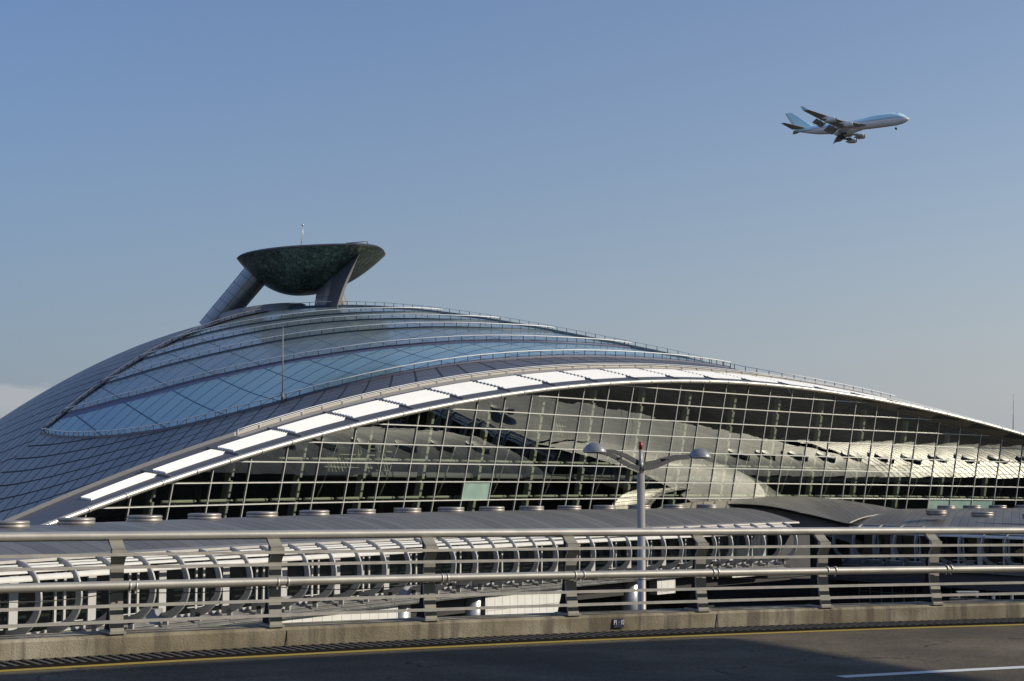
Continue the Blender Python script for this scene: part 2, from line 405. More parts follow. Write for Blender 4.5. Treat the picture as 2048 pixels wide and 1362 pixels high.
# drainage grate: cross bars over a dark channel
gr = empty('drainage_grate', RP(0, -.45, ROAD_Z)); inv = Vector(gr.location)
tag(gr, 'dark iron drainage grating strip between the yellow line and the concrete parapet', 'drain grating')
def rel(b, o=inv):
    b.v = [tuple(np.asarray(p)-np.asarray(o)) for p in b.v]; return b
rel(strip(-.76, -.17, .003)).build('channel', M['gutter'], gr)
b = MB()
for n in (-.72, -.58, -.44, -.30, -.19):
    for i in range(len(SS)-1):
        if -14 <= SS[i] < 16: b.bar(RP(SS[i], n, ROAD_Z+.018), RP(SS[i+1], n, ROAD_Z+.018), .03, .03)
rel(b).build('bearing_bars', M['grate_dark'], gr)
b = MB()
for s in np.arange(-10, 14, .115): b.bar(RP(s, -.75, ROAD_Z+.026), RP(s+.03, -.18, ROAD_Z+.026), .042, .022)
rel(b).build('cross_bars', M['iron'], gr)

# parapet
PAR_TOP = .235
b = MB()
prof = [(-.80, 0.), (-.785, PAR_TOP-.03), (-.81, PAR_TOP), (-1.25, PAR_TOP+.015), (-1.28, PAR_TOP-.02), (-1.28, -1.28)]
b.grid([[RP(s, n, ROAD_Z+z) for n, z in prof] for s in SS], smooth=False)
par = b.build('parapet', M['concrete'])
tag(par, 'low stained concrete parapet kerb carrying the metal guardrail along the road', 'parapet')
# expansion joints of the parapet
b = MB()
for s in (-2.48, 3.25, 8.9, -8.2): b.box(RP(s, -.784, ROAD_Z+.1), (RP(s+.01, -.784)-RP(s, -.784))*.35, np.array([math.sin(RP.h(s)), -math.cos(RP.h(s)), 0])*.004, (0, 0, .1))
b.build('joint', M['gutter'], par)

# number plate on the parapet
pl = RP(1.83, -.777, ROAD_Z+.128); h = RP.h(1.83)
sg = empty('number_plate', pl); sg.rotation_euler = (0, 0, h); tag(sg, 'small dark blue number plate reading P1 10 on the concrete parapet', 'number plate')
b = MB(); b.box((0, 0, 0), (.072, 0, 0), (0, .006, 0), (0, 0, .056)); b.build('plate', M['sign'], sg)
cu = bpy.data.curves.new('lettering', 'FONT'); cu.body = 'P1 · 10'; cu.size = .088; cu.align_x = 'CENTER'; cu.align_y = 'CENTER'; cu.extrude = .001
o = bpy.data.objects.new('lettering', cu); COL.objects.link(o); bpy.context.view_layer.update()
me = bpy.data.meshes.new_from_object(o.evaluated_get(bpy.context.evaluated_depsgraph_get())); bpy.data.objects.remove(o); me.materials.clear(); me.materials.append(M['sign_text'])
o = inst('lettering', me, sg, (0, -.0075, .008)); o.rotation_euler = (PI/2, 0, 0); o.scale = (.60, 1., 1)

# guardrail
gd = empty('guardrail', RP(0, -.85, ROAD_Z+PAR_TOP)); inv = Vector(gd.location)
tag(gd, 'long metal guardrail of round tubes and flat bars on leaning steel posts', 'guardrail')
def zr(s, z): return z-.0045*min(max(s, -20), 20)*min(max((z-.25)/.5, 0), 1)   # the rails dip slightly to the right
def run(n, z, s0=-40, s1=40): return [RP(s, n, ROAD_Z+zr(s, z)) for s in SS if s0 <= s <= s1]
b = MB(); b.tube(run(-.98, 1.28), .0525, 16); rel(b, inv).build('top_rail', M['tube'], gd)
b = MB(); b.tube(run(-.74, .752), .0495, 16); rel(b, inv).build('middle_rail', M['tube'], gd)
for z in (1.083, .945, .54, .377):
    b = MB(); pts = run(-.765, z)
    for i in range(len(pts)-1): b.bar(pts[i], pts[i+1], .03, .034)
    rel(b, inv).build('flat_bar', M['bar'], gd)
# post: a fin plate with a lit front flange, notched cap and a slanted head plate under the top rail
front = [(-.80, PAR_TOP), (-.865, .50), (-.885, .74), (-.86, .98), (-.80, 1.055), (-.80, 1.135), (-.83, 1.14), (-.955, 1.235)]
back = [(-1.05, 1.22), (-1.03, 1.10), (-1.04, .8), (-1.10, .5), (-1.23, PAR_TOP)]
POSTS = [-10., -8.1, -6.25, -4.4, -2.6, -.68, 1.22, 3.07, 4.9, 6.63, 8.4, 10.2, 12.]
fm = MB(); hw = .074
fl = []
for (n, z) in front:
    fl.append(n)
# flange strip (local: x along road, y = -n, z), thickness .03
F3 = [(0, -n, z) for n, z in front]
fl2 = [(0, -n+.035, z) for n, z in front]
P = [[(-hw, q[1], q[2]), (hw, q[1], q[2])] for q in F3]
fm.grid(P, smooth=False)
fm.grid([[(hw, q[1], q[2]), (hw, q2[1], q2[2])] for q, q2 in zip(F3, fl2)], smooth=False)
fm.grid([[(-hw, q2[1], q2[2]), (-hw, q[1], q[2])] for q, q2 in zip(F3, fl2)], smooth=False)
fm.grid([[(hw, q[1], q[2]), (-hw, q[1], q[2])] for q in fl2], smooth=False)
fm.box((0, .80+.03, 1.095), (hw+.008, 0, 0), (0, .035, 0), (0, 0, .04))
flange_me = fm.mesh('flange', M['post'])
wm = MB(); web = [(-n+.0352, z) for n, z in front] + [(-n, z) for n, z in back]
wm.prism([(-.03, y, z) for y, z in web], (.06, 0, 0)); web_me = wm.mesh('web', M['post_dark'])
hm = MB(); hm.bar((0, .83, 1.138), (0, 1.0, 1.232), .150, .02, up=(0, 0, 1)); head_me = hm.mesh('head_plate', M['post'])
bm_ = MB(); bm_.box((0, .98, PAR_TOP+.02), (.09, 0, 0), (0, .2, 0), (0, 0, .012)); base_me = bm_.mesh('base_plate', M['post'])
cm = MB(); a = np.arange(17)*2*PI/16
cm.tube([(x, .74, .752) for x in (-.012, .012)], .0545, 16); cm.box((0, .742, .69), (.008, 0, 0), (0, .006, 0), (0, 0, .02)); cl_me = cm.mesh('pipe_collar', M['tube'])
for i, s in enumerate(POSTS):
    p0 = RP(s, 0, ROAD_Z)
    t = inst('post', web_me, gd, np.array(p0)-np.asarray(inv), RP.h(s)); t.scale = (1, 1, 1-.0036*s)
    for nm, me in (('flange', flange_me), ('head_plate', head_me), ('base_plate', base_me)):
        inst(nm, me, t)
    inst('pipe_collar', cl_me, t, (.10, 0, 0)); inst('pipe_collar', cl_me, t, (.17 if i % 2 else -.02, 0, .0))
b = MB()
for i in range(len(POSTS)-1):
    s0, s1 = POSTS[i], POSTS[i+1]; dip = .035+.02*(i % 3)
    b.tube([RP(s0+(s1-s0)*t, -.80, ROAD_Z+.70-dip*4*t*(1-t)) for t in np.linspace(0, 1, 13)], .0055, 6)
rel(b, inv).build('cable', M['iron'], gd)

# ------------------------------------------------------------------ street lamp
LP = at(1281.5, 940, 42.); lx, ly = LP[0], LP[1]
lamp = empty('street_lamp', (lx, ly, GROUND_Z)); tag(lamp, 'tall twin headed grey street lamp with domed heads and red beacon tip', 'street lamp')
K = 42/F_PX
def lpt(x, y, dy=0.):
    q = at(x, y, 42.+dy); return np.array([q[0]-lx, q[1]-ly, q[2]-GROUND_Z])
zb = lpt(1281, 947)[2]
b = MB(); b.tube([(0, 0, 0), (0, 0, 2.), (0, 0, zb)], [.125, .125, .107], 20); b.build('pole', M['pole'], lamp)
b = MB(); z1 = lpt(1281, 899)[2]; b.tube([(0, 0, zb-.02), (0, 0, z1)], [.055, .05], 14); b.tube([(0, 0, zb+.12), (0, 0, zb+.34)], .075, 14); b.build('spigot', M['pole'], lamp)
b = MB(); z2 = lpt(1281, 884)[2]; b.tube([(0, 0, z1), (0, 0, z2-.02), (0, 0, z2)], [.054, .054, .03], 14); b.build('beacon', M['red'], lamp)
def lamp_arm(side, hx, hy, hub, mids, dy):
    arm = MB()
    for k, (path, yo) in enumerate(zip(mids, (-.07, .07))):
        pts = [lpt(x, y, dy*abs(x-1281)/115.) + np.array([0, yo*(1-.3*i/len(path)), 0]) for i, (x, y) in enumerate(path)]
        # resample smoothly
        pts = np.array(pts); t = np.linspace(0, len(pts)-1, 17); i0 = np.minimum(t.astype(int), len(pts)-2); f = (t-i0)[:, None]
        pm = np.vstack([2*pts[0]-pts[1], pts, 2*pts[-1]-pts[-2]])
        a0, a1, a2, a3 = pm[i0], pm[i0+1], pm[i0+2], pm[i0+3]
        c = .5*((2*a1)+(-a0+a2)*f+(2*a0-5*a1+4*a2-a3)*f**2+(-a0+3*a1-3*a2+a3)*f**3)
        for i in range(len(c)-1):
            w = .13-.05*i/len(c); e = (c[i+1]-c[i])*.06
            arm.bar(c[i]-e, c[i+1]+e, .05, w)
    arm.build('arm', M['lamp_dark'], lamp)
    r = MB(); xr = 1281+side*48; q = lpt(xr, 916+(1 if side > 0 else -1), dy*.45)
    r.box(q, (.14, 0, 0), (0, .07, 0), (0, 0, .016)); r.build('rung', M['pole'], lamp)
    hd = empty('lamp_head', lpt(hx, hy, dy)); hd.parent = lamp
    s_ = MB(); s_.lathe([(0, .205), (.07, .2), (.14, .175), (.2, .13), (.25, .075), (.285, .02), (.30, -.005), (.302, -.02)], n=32, sx=1.05, sy=.8); s_.build('shade', M['lamp_head'], hd)
    s_ = MB(); s_.lathe([(.292, -.02), (.30, -.03), (.30, -.055), (.26, -.075), (.15, -.09), (0, -.095)], n=32, sx=1.05, sy=.8); s_.build('lens', M['lens'], hd)
lamp_arm(-1, 1189, 900, None, [[(1277, 937), (1255, 929), (1225, 912), (1198, 904)], [(1277, 926), (1250, 911), (1226, 903), (1205, 902)]], -1.0)
lamp_arm(1, 1399, 911, None, [[(1286, 937), (1310, 933), (1345, 919), (1378, 915)], [(1286, 929), (1312, 924), (1345, 914), (1378, 912)]], 1.0)

# ------------------------------------------------------------------ front concourse (long curved wing with C-shaped ribs)
def interp(x, tab): return float(np.interp(x, [t[0] for t in tab], [t[1] for t in tab]))
ZE = [(a*CSC, b*CSC) for a, b in [(-40, -3.5), (-5, -3.42), (5, -3.28), (20, -3.18), (50, -3.08), (75, -2.98), (100, -2.78)]]
ZC = [(a*CSC, b*CSC) for a, b in [(-40, -2.2), (0, -2.02), (15, -1.72), (30, -1.56), (50, -1.4), (75, -1.36), (100, -1.36)]]
R_OUT, R_H = 2.0*CSC, 4.05*CSC            # rib: how far it bulges past the eave, and how tall it is
CREST = 8.2*CSC                        # eave to crest
def rib_path(n=26, a0=88, a1=-88):
    out = []
    for a in np.linspace(rad(a0), rad(a1), n): out.append((R_OUT*max(math.cos(a), 0)**.9 - (.35 if a < 0 else 0)*abs(math.sin(a))**3, -R_H/2+R_H/2*math.sin(a)))
    return out
def rib_mesh(m):
    b = MB(); pa = rib_path(); d = .34; w = .11
    inn = []
    for i, (o, z) in enumerate(pa):
        q0 = pa[max(i-1, 0)]; q1 = pa[min(i+1, len(pa)-1)]; t = np.array([q1[0]-q0[0], q1[1]-q0[1]]); t /= np.linalg.norm(t)
        nrm = np.array([t[1], -t[0]]); dd = d*(.75+.5*i/len(pa)); inn.append((o+nrm[0]*dd, z+nrm[1]*dd))
    y = lambda o: -(o-R_OUT)
    A = [[(-w/2, y(o), z), (w/2, y(o), z)] for o, z in pa]; B = [[(w/2, y(o), z), (-w/2, y(o), z)] for o, z in inn]
    b.grid(A, smooth=False); b.grid(B, smooth=False)
    b.grid([[(w/2, y(o), z), (w/2, y(o2), z2)] for (o, z), (o2, z2) in zip(pa, inn)], smooth=False)
    b.grid([[(-w/2, y(o2), z2), (-w/2, y(o), z)] for (o, z), (o2, z2) in zip(pa, inn)], smooth=False)
    # hanger strut at the lower end
    b.box((0, y(.25), -R_H+.05), (w/2, 0, 0), (0, .16, 0), (0, 0, .22))
    return b.mesh('rib', m)
def slats_mesh(L, m):
    b = MB(); y = lambda o: -(o-R_OUT)
    for k, (a, r) in enumerate(((79, .085), (67, .085), (55, .09), (40, .135))):
        a = rad(a); o = R_OUT*math.cos(a)**.9 - .20*math.cos(a); z = -R_H/2+R_H/2*math.sin(a) - .20*math.sin(a)
        n = 10; ang = np.arange(n)*2*PI/n
        # flattened tube: wide along the slope
        t = np.array([math.sin(a), -math.cos(a)*1.0]); t = np.array([-t[1], t[0]]) if False else np.array([math.sin(a), -math.cos(a)])
        nr = np.array([math.cos(a), math.sin(a)])
        P = []
        for x in (.07, L-.17):
            P.append([(x, y(o+t[0]*r*1.25*math.cos(q)+nr[0]*r*.62*math.sin(q)), z+t[1]*r*1.25*math.cos(q)+nr[1]*r*.62*math.sin(q)) for q in list(ang)+[ang[0]]])
        b.grid(P, smooth=True); b.poly(P[0][:-1]); b.poly(P[1][:-1][::-1])
    return b.mesh('shade_slats', m)
def window_mesh(L, kind, m):
    b = MB(); yy = R_OUT+.55; zt, z0 = -.35, -3.42
    if kind == 0: posts = [(.22*L, .55)]                       # one broad pier
    else: posts = [(.26*L, .15), (.50*L, .15)]                 # a slim pair
    for x, w in posts: b.box((x, yy, (zt+z0)/2), (w/2, 0, 0), (0, .07, 0), (0, 0, (zt-z0)/2))
    b.box((L/2, yy-.002, z0-.06), (L/2, 0, 0), (0, .085, 0), (0, 0, .06))
    b.box((L/2, yy-.002, z0+.30), (L/2, 0, 0), (0, .05, 0), (0, 0, .025)) if kind else None
    b.box((L/2, yy+.004, zt+.05), (L/2, 0, 0), (0, .06, 0), (0, 0, .05))
    return b.mesh('window', m)
def pane_mesh(L, m):
    b = MB(); yy = R_OUT+.58
    b.quad((0, yy, -3.42), (L, yy, -3.42), (L, yy, -.35), (0, yy, -.35)); return b.mesh('pane', m)
def underfloor_mesh(L, m):
    """sloping soffit and service ledge under the windows"""
    b = MB(); y = lambda o: -(o-R_OUT); z0 = -3.55
    b.quad((0, R_OUT+.5, z0), (L, R_OUT+.5, z0), (L, R_OUT-.55, z0-.62), (0, R_OUT-.55, z0-.62))
    for k, (yy, zz) in enumerate(((R_OUT+.15, z0-.18), (R_OUT-.15, z0-.36), (R_OUT-.45, z0-.52))):
        b.box((L/2, yy-.03, zz), (L/2-.03, 0, 0), (0, .09, 0), (0, 0, .03))
    return b.mesh('ledge', m)
LB = RIB_L
ME = dict(rib=rib_mesh(M['rib']), slats=slats_mesh(LB, M['white_steel']), win0=window_mesh(LB, 0, M['frame']), win1=window_mesh(LB, 1, M['frame']), pane=pane_mesh(LB, M['win_glass']), ledge=underfloor_mesh(LB, M['ledge']))
vm = MB(); vm.lathe([(0, .40), (.9, .40), (1.0, .36), (1.0, .24), (.95, .22), (.95, .20), (1.0, .18), (1.0, .04), (.92, 0.), (.92, -.12)], n=36); VENT = vm.mesh('roof_vent', M['vent'])

def roof_sheet(curve, s0, s1, ze, zc, crest, back, zback, step=1., kink=.0):
    """standing-seam roof from the eave over the crest to the back edge; UV in metres"""
    b = MB(); S = np.arange(s0, s1+.01, step); T = list(np.linspace(0, 1, 11)); T2 = list(np.linspace(0, 1, 9))[1:]
    P = []; UV = []
    for s in S:
        row = []; uv = []; e, c = ze(s), zc(s)
        for t in T: row.append(curve(s, -R_OUT-crest*t, e+(c-e)*(1-(1-t)**2))); uv.append((s, crest*t))
        for t in T2: row.append(curve(s, -R_OUT-crest-back*t, c-(c-zback)*t**2)); uv.append((s, crest+back*t))
        P.append(row); UV.append(uv)
    b.grid(P, UV); return b
def ze_(s): return interp(s, ZE)
def zc_(s): return interp(s, ZC)

con = empty('concourse_building', tuple(CAN(30, -8, GROUND_Z)))
tag(con, 'long low curved concourse with grey seamed roof, white shading slats and C shaped ribs', 'building')
ci = Vector(con.location); cinv = np.array(ci)
rel(roof_sheet(CAN, -26, 87.2, ze_, zc_, CREST, 5.5, -1.95), cinv).build('roof', M['seam_roof'], con)
# eave flashing
b = MB(); S = np.arange(-26, 87.3, 1.)
b.grid([[CAN(s, -R_OUT+.28, ze_(s)-.10), CAN(s, -R_OUT+.24, ze_(s)+.035), CAN(s, -R_OUT-.30, ze_(s)+.125)] for s in S], smooth=False)
rel(b, cinv).build('eave', M['eave'], con)
for k in range(-9, 35):
    s = k*LB
    if s > 85.: break
    base = CAN(s, 0, ze_(s)+.05); h = CAN.h(s)
    inst('rib', ME['rib'], con, base-cinv, h)
    if s+LB < 86.9:
        d = CAN(s+LB, 0, ze_(s+LB))-base; hb = math.atan2(d[1], d[0])
        inst('shade_slats', ME['slats'], con, base-cinv, hb)
        w = inst('window', ME['win0'] if k % 2 == 0 else ME['win1'], con, base-cinv, hb)
        inst('pane', ME['pane'], w)
        inst('ledge', ME['ledge'], con, base-cinv, hb)
# rooms behind the windows, floor edge and the white tiled wall below
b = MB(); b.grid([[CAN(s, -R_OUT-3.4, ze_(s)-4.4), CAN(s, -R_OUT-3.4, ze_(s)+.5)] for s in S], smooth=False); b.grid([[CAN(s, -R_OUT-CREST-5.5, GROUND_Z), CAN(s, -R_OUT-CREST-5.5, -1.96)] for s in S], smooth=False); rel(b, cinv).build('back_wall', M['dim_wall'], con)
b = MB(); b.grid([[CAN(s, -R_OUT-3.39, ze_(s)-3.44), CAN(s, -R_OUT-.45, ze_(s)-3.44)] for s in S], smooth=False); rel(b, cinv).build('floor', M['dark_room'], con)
def tiled(s0, s1, zt, zb_):
    b = MB(); S_ = np.linspace(s0, s1, max(3, int((s1-s0)/1.)+1))
    P = [[CAN(s, -1.55, ze_(s)+zb_), CAN(s, -1.55, ze_(s)+zt)] for s in S_]; b.grid(P, [[(s, zb_), (s, zt)] for s in S_], smooth=False)
    P = [[CAN(s, -2.35, ze_(s)+zt), CAN(s, -2.35, ze_(s)+zb_)] for s in S_]; b.grid(P, [[(s, zb_), (s, zt)] for s in S_], smooth=False)
    for s, f in ((s0, 1), (s1, -1)):
        b.quad(CAN(s, -2.35, ze_(s)+zb_), CAN(s, -1.55, ze_(s)+zb_), CAN(s, -1.55, ze_(s)+zt), CAN(s, -2.35, ze_(s)+zt))
    b.quad(*[CAN(s, n, ze_(s)+zb_) for s, n in ((s0, -2.35), (s1, -2.35), (s1, -1.55), (s0, -1.55))])
    return rel(b, cinv).build('tiled_wall', M['tile'], con)
def s_at(px, n=-1.55, cur=CAN, lo=-36, hi=89):
    best = min(np.arange(lo, hi, .1), key=lambda s: abs(1024+F_PX*cur(s, n)[0]/(cur(s, n)[1]*math.cos(PITCH)) - px)); return float(best)
tiled(-26, s_at(797), -4.15, -6.3); tiled(s_at(972), s_at(1130), -4.15, -6.15); tiled(s_at(1312), s_at(1349), -4.15, -5.4); tiled(s_at(1462), s_at(1535), -4.15, -4.6)
# brown soffit slab under the wing
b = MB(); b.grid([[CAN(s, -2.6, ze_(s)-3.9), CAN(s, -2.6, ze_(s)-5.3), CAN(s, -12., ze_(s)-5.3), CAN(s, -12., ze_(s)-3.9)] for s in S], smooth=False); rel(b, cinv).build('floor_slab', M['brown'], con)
# roof vents along the crest
VP = [-115, 20, 154, 290, 410, 525, 629, 723, 815, 902, 984, 1063, 1138, 1208, 1278, 1346, 1413]
for px in VP:
    s = s_at(px, -R_OUT-CREST); inst('roof_vent', VENT, con, CAN(s, -R_OUT-CREST, zc_(s)-.06)-cinv)
# columns under the wing
b = MB(); b.tube([(0, 0, 0), (0, 0, 5.6)], [.62, .82], 20); COLM = b.mesh('column', M['column'])
for px in (300, 560, 800, 945, 1258):
    s = s_at(px, -2.6); p = CAN(s, -2.6, GROUND_Z); inst('column', COLM, con, p-cinv)
b = MB(); b.box((0, 0, 2.9), (1.5, 0, 0), (0, 1.1, 0), (0, 0, 2.9)); PIER = b.mesh('pier', M['brown'])
for px in (870, 1130, 1405): s = s_at(px, -6); inst('pier', PIER, con, CAN(s, -7, GROUND_Z)-cinv, CAN.h(s))

# rubble bank seen below the wing
b = MB(); P = []
for s in np.arange(-26, 85, 1.5):
    P.append([CAN(s, -7-q*1.4, GROUND_Z+.05+q*.55+.25*rng.random()) for q in range(9)])
b.grid(P, smooth=False); tag(b.build('rubble_bank', M['stone']), kind='structure')

# ------------------------------------------------------------------ second concourse wing, coming back towards the road on the right
RW = Curve2((31.974706512775704, 153.35342629192127, -.9293062502893124, -.003150694473737512, 0), -6, 90)
ZE2 = [(-6, -2.85), (0, -2.9), (20, -3.05), (90, -3.2)]
rw = empty('concourse_building', tuple(RW(25, -8, GROUND_Z))); rwi = np.array(rw.location)
tag(rw, 'shaded second concourse wing with two rows of roof vents at the right', 'building')
# broad roof between the eave and the hall: eave curve -> crest curve -> back edge
def ze2_(s): return interp(s, ZE2)
def crest2(t): return FAC(80+95*t, 14.6, -1.5)   # crest runs along in front of the hall
def back2(t): return FAC(78+97*t, 10.0, -2.1)
b = MB(); P = []; UV = []
for i in range(41):
    t = i/40; e = RW(t*28-3, -R_OUT, interp(t*28-3, ZE2)); c = FAC(80+36*t, 14.6, -1.5); k = FAC(78+38*t, 10., -2.1); row = []; uv = []
    for q in np.linspace(0, 1, 17):
        w = e+(c-e)*q; w[2] = e[2]+(c[2]-e[2])*(1-(1-q)**2.4); row.append(w); uv.append((t*36, q*30))
    for q in np.linspace(0, 1, 9)[1:]:
        w = c+(k-c)*q; w[2] = c[2]+(k[2]-c[2])*q**1.8; row.append(w); uv.append((t*36, 30+q*5))
    P.append(row); UV.append(uv)
b.grid(P, UV); rel(b, rwi).build('roof', M['seam_roof'], rw)
b = MB(); b.grid([[back2(t), back2(t)+np.array([0, 0, -9.])] for t in np.linspace(0, 1, 40)], smooth=False); rel(b, rwi).build('rear_wall', M['panel_grey'], rw)
b = MB(); P = []; UV = []
for u in np.arange(116, 176, 1.):
    P.append([FAC(u, o, z) for o, z in ((21.5, -2.6), (20.5, -2.1), (18.5, -1.75), (16.5, -1.55), (14.6, -1.5), (12.5, -1.66), (10., -2.1))]); UV.append([(u, o) for o in (9, 8, 6, 4, 2, 0, -2)])
b.grid(P, UV); b.grid([[FAC(u, 21.5, -11.), FAC(u, 21.5, -2.6)] for u in np.arange(116, 176, 1.)], smooth=False); rel(b, rwi).build('link_roof', M['ribbed_roof'], rw)
b = MB(); b.poly([FAC(116, 10, -2.1), FAC(116, 14.6, -1.5), RW(25, -R_OUT, ze2_(25.)), RW(25, -R_OUT, -11.), FAC(116, 10, -11.)]); rel(b, rwi).build('end_wall', M['panel_grey'], rw)
def ze2(s): return interp(s, ZE2)
S = np.arange(-3, 25.1, 1.)
b = MB(); b.grid([[RW(s, -R_OUT+.28, ze2(s)-.10), RW(s, -R_OUT+.24, ze2(s)+.035), RW(s, -R_OUT-.30, ze2(s)+.06)] for s in S], smooth=False); rel(b, rwi).build('eave', M['eave'], rw)
for k in range(0, 10):
    s = k*LB; base = RW(s, 0, ze2(s)+.05)
    inst('rib', ME['rib'], rw, base-rwi, RW.h(s))
    d = RW(s+LB, 0)-RW(s, 0); hb = math.atan2(d[1], d[0])
    inst('shade_slats', ME['slats'], rw, base-rwi, hb)
    w = inst('window', ME['win0'] if k % 2 == 0 else ME['win1'], rw, base-rwi, hb); inst('pane', ME['pane'], w)
    inst('ledge', ME['ledge'], rw, base-rwi, hb)
b = MB(); b.grid([[RW(s, -R_OUT-3.4, ze2(s)-4.4), RW(s, -R_OUT-3.4, ze2(s)+.4)] for s in S], smooth=False); rel(b, rwi).build('back_wall', M['dim_wall'], rw)
b = MB(); b.grid([[RW(s, -1.62, ze2(s)-4.2), RW(s, -1.62, ze2(s)-5.6), RW(s, -9., ze2(s)-5.6)] for s in S], smooth=False); rel(b, rwi).build('floor_slab', M['dim_wall'], rw)
b = MB(); b.grid([[RW(s, -4., GROUND_Z), RW(s, -4., ze2(s)-4.2)] for s in S], smooth=False); rel(b, rwi).build('lower_wall', M['dark_room'], rw)
b = MB()
for s in np.arange(0, 25, 1.4): b.bar(RW(s, -3.8, GROUND_Z), RW(s, -3.8, ze2(s)-5.6), .12, .12, up=(1, 0, 0))
for z in (-9.6, -8.7): 
    for s in np.arange(0, 24, 2.): b.bar(RW(s, -3.85, z), RW(s+2, -3.85, z), .1, .1)
rel(b, rwi).build('lower_window', M['panel_grey'], rw)
for u in np.arange(97, 172, 4.85): inst('roof_vent', VENT, rw, FAC(u, 14.6, -1.56)-rwi)
for (px, Y, z) in ((1873, 150, -1.83), (1965, 142, -1.90), (2068, 135, -1.98), (2180, 128, -2.0)):
    q = at(px, 1030, Y); inst('roof_vent', VENT, rw, np.array([q[0], q[1], z-.05])-rwi)

# ------------------------------------------------------------------ raised entrance roof where the two wings meet
vt = empty('entrance_roof', (30, 162, GROUND_Z)); vi = np.array(vt.location); tag(vt, 'raised saddle shaped grey roof over the junction of the two concourse wings', 'roof')
def cat(pts, n):
    pts = np.array(pts, float); t = np.linspace(0, len(pts)-1, n); i0 = np.minimum(t.astype(int), len(pts)-2); f = (t-i0)[:, None]
    pm = np.vstack([2*pts[0]-pts[1], pts, 2*pts[-1]-pts[-2]]); a0, a1, a2, a3 = pm[i0], pm[i0+1], pm[i0+2], pm[i0+3]
    return .5*((2*a1)+(-a0+a2)*f+(2*a0-5*a1+4*a2-a3)*f**2+(-a0+3*a1-3*a2+a3)*f**3)
FR = [at(1395, 1011.5, 166), at(1450, 1008, 163.5), at(1500, 1008.5, 161), at(1550, 1014, 158.5), at(1610, 1026.5, 155.5), at(1655, 1037, 153.5), at(1697, 1048, 152)]
SEAM = [at(1697, 1048, 152), at(1722, 1037.5, 154.), at(1750, 1031.5, 156.5), at(1790, 1027, 160), at(1842, 1027.5, 164)]
BK = [at(1400, 1010.5, 170), at(1440, 1002, 172), at(1500, 995.5, 173.5), at(1560, 992.5, 173.5), at(1640, 995, 172), at(1720, 1005, 170), at(1842, 1026.5, 165)]
n = 33
f_ = cat(FR, 22); s_ = cat(SEAM, 16); front_ = np.vstack([f_, s_[1:]]); tt = np.linspace(0, len(front_)-1, n); i0 = np.minimum(tt.astype(int), len(front_)-2)
front_ = front_[i0]+(front_[i0+1]-front_[i0])*(tt-i0)[:, None]; back_ = cat(BK, n)
P = []; UV = []
for j in range(n):
    row = []; uv = []
    L_ = np.linalg.norm(back_[j]-front_[j])
    for q in np.linspace(0, 1, 11):
        w = front_[j]+(back_[j]-front_[j])*q; w = w.copy(); w[2] += .05*L_*q*(1-q); row.append(w); uv.append((j*1.25, q*L_))
    P.append(row); UV.append(uv)
b = MB(); b.grid(P, UV); rel(b, vi).build('roof_sheet', M['seam_roof'], vt)
P = []; UV = []
for j in range(n):
    P.append([back_[j]+np.array([-6*q*.4, 6.5*q, -1.5*q*q-.003]) for q in np.linspace(0, 1, 6)]); UV.append([(j*1.25, 6.5*q) for q in np.linspace(0, 1, 6)])
b = MB(); b.grid(P, UV); rel(b, vi).build('rear_roof', M['beige_roof'], vt)
# dark eave edge and grey fascia under the left edge
b = MB(); b.grid([[p+np.array([0, 0, -.02]), p+np.array([.12, .25, -.30]), p+np.array([.6, 1.2, -.34])] for p in f_], smooth=False); rel(b, vi).build('eave', M['gutter'], vt)
b = MB(); b.grid([[p+np.array([.6, 1.2, -.33]), p+np.array([.6, 1.2, -1.9])] for p in f_], smooth=False); rel(b, vi).build('fascia', M['panel_grey'], vt)
b = MB(); b.tube(s_+np.array([0, 0, .05]), .09, 8); rel(b, vi).build('seam_trim', M['eave'], vt)
# small sand coloured roof behind the first wing
b = MB(); P = []; UV = []
pts = cat([at(1300, 1021, 160), at(1335, 1011.5, 160.5), at(1385, 1004.5, 161.5), at(1430, 1002.5, 163), at(1480, 1003.5, 165), at(1520, 1008, 167)], 21)
for j, p in enumerate(pts):
    P.append([p+np.array([-.2*q, 1.2*q, -.05*q*q]) if q >= 0 else p+np.array([.4*q, q*1.6, q*.55]) for q in (-2, -1, 0, .6)]); UV.append([(j*.8, q*1.2) for q in range(4)])
b.grid(P, UV); rel(b, vi).build('lower_roof', M['beige_roof'], vt)

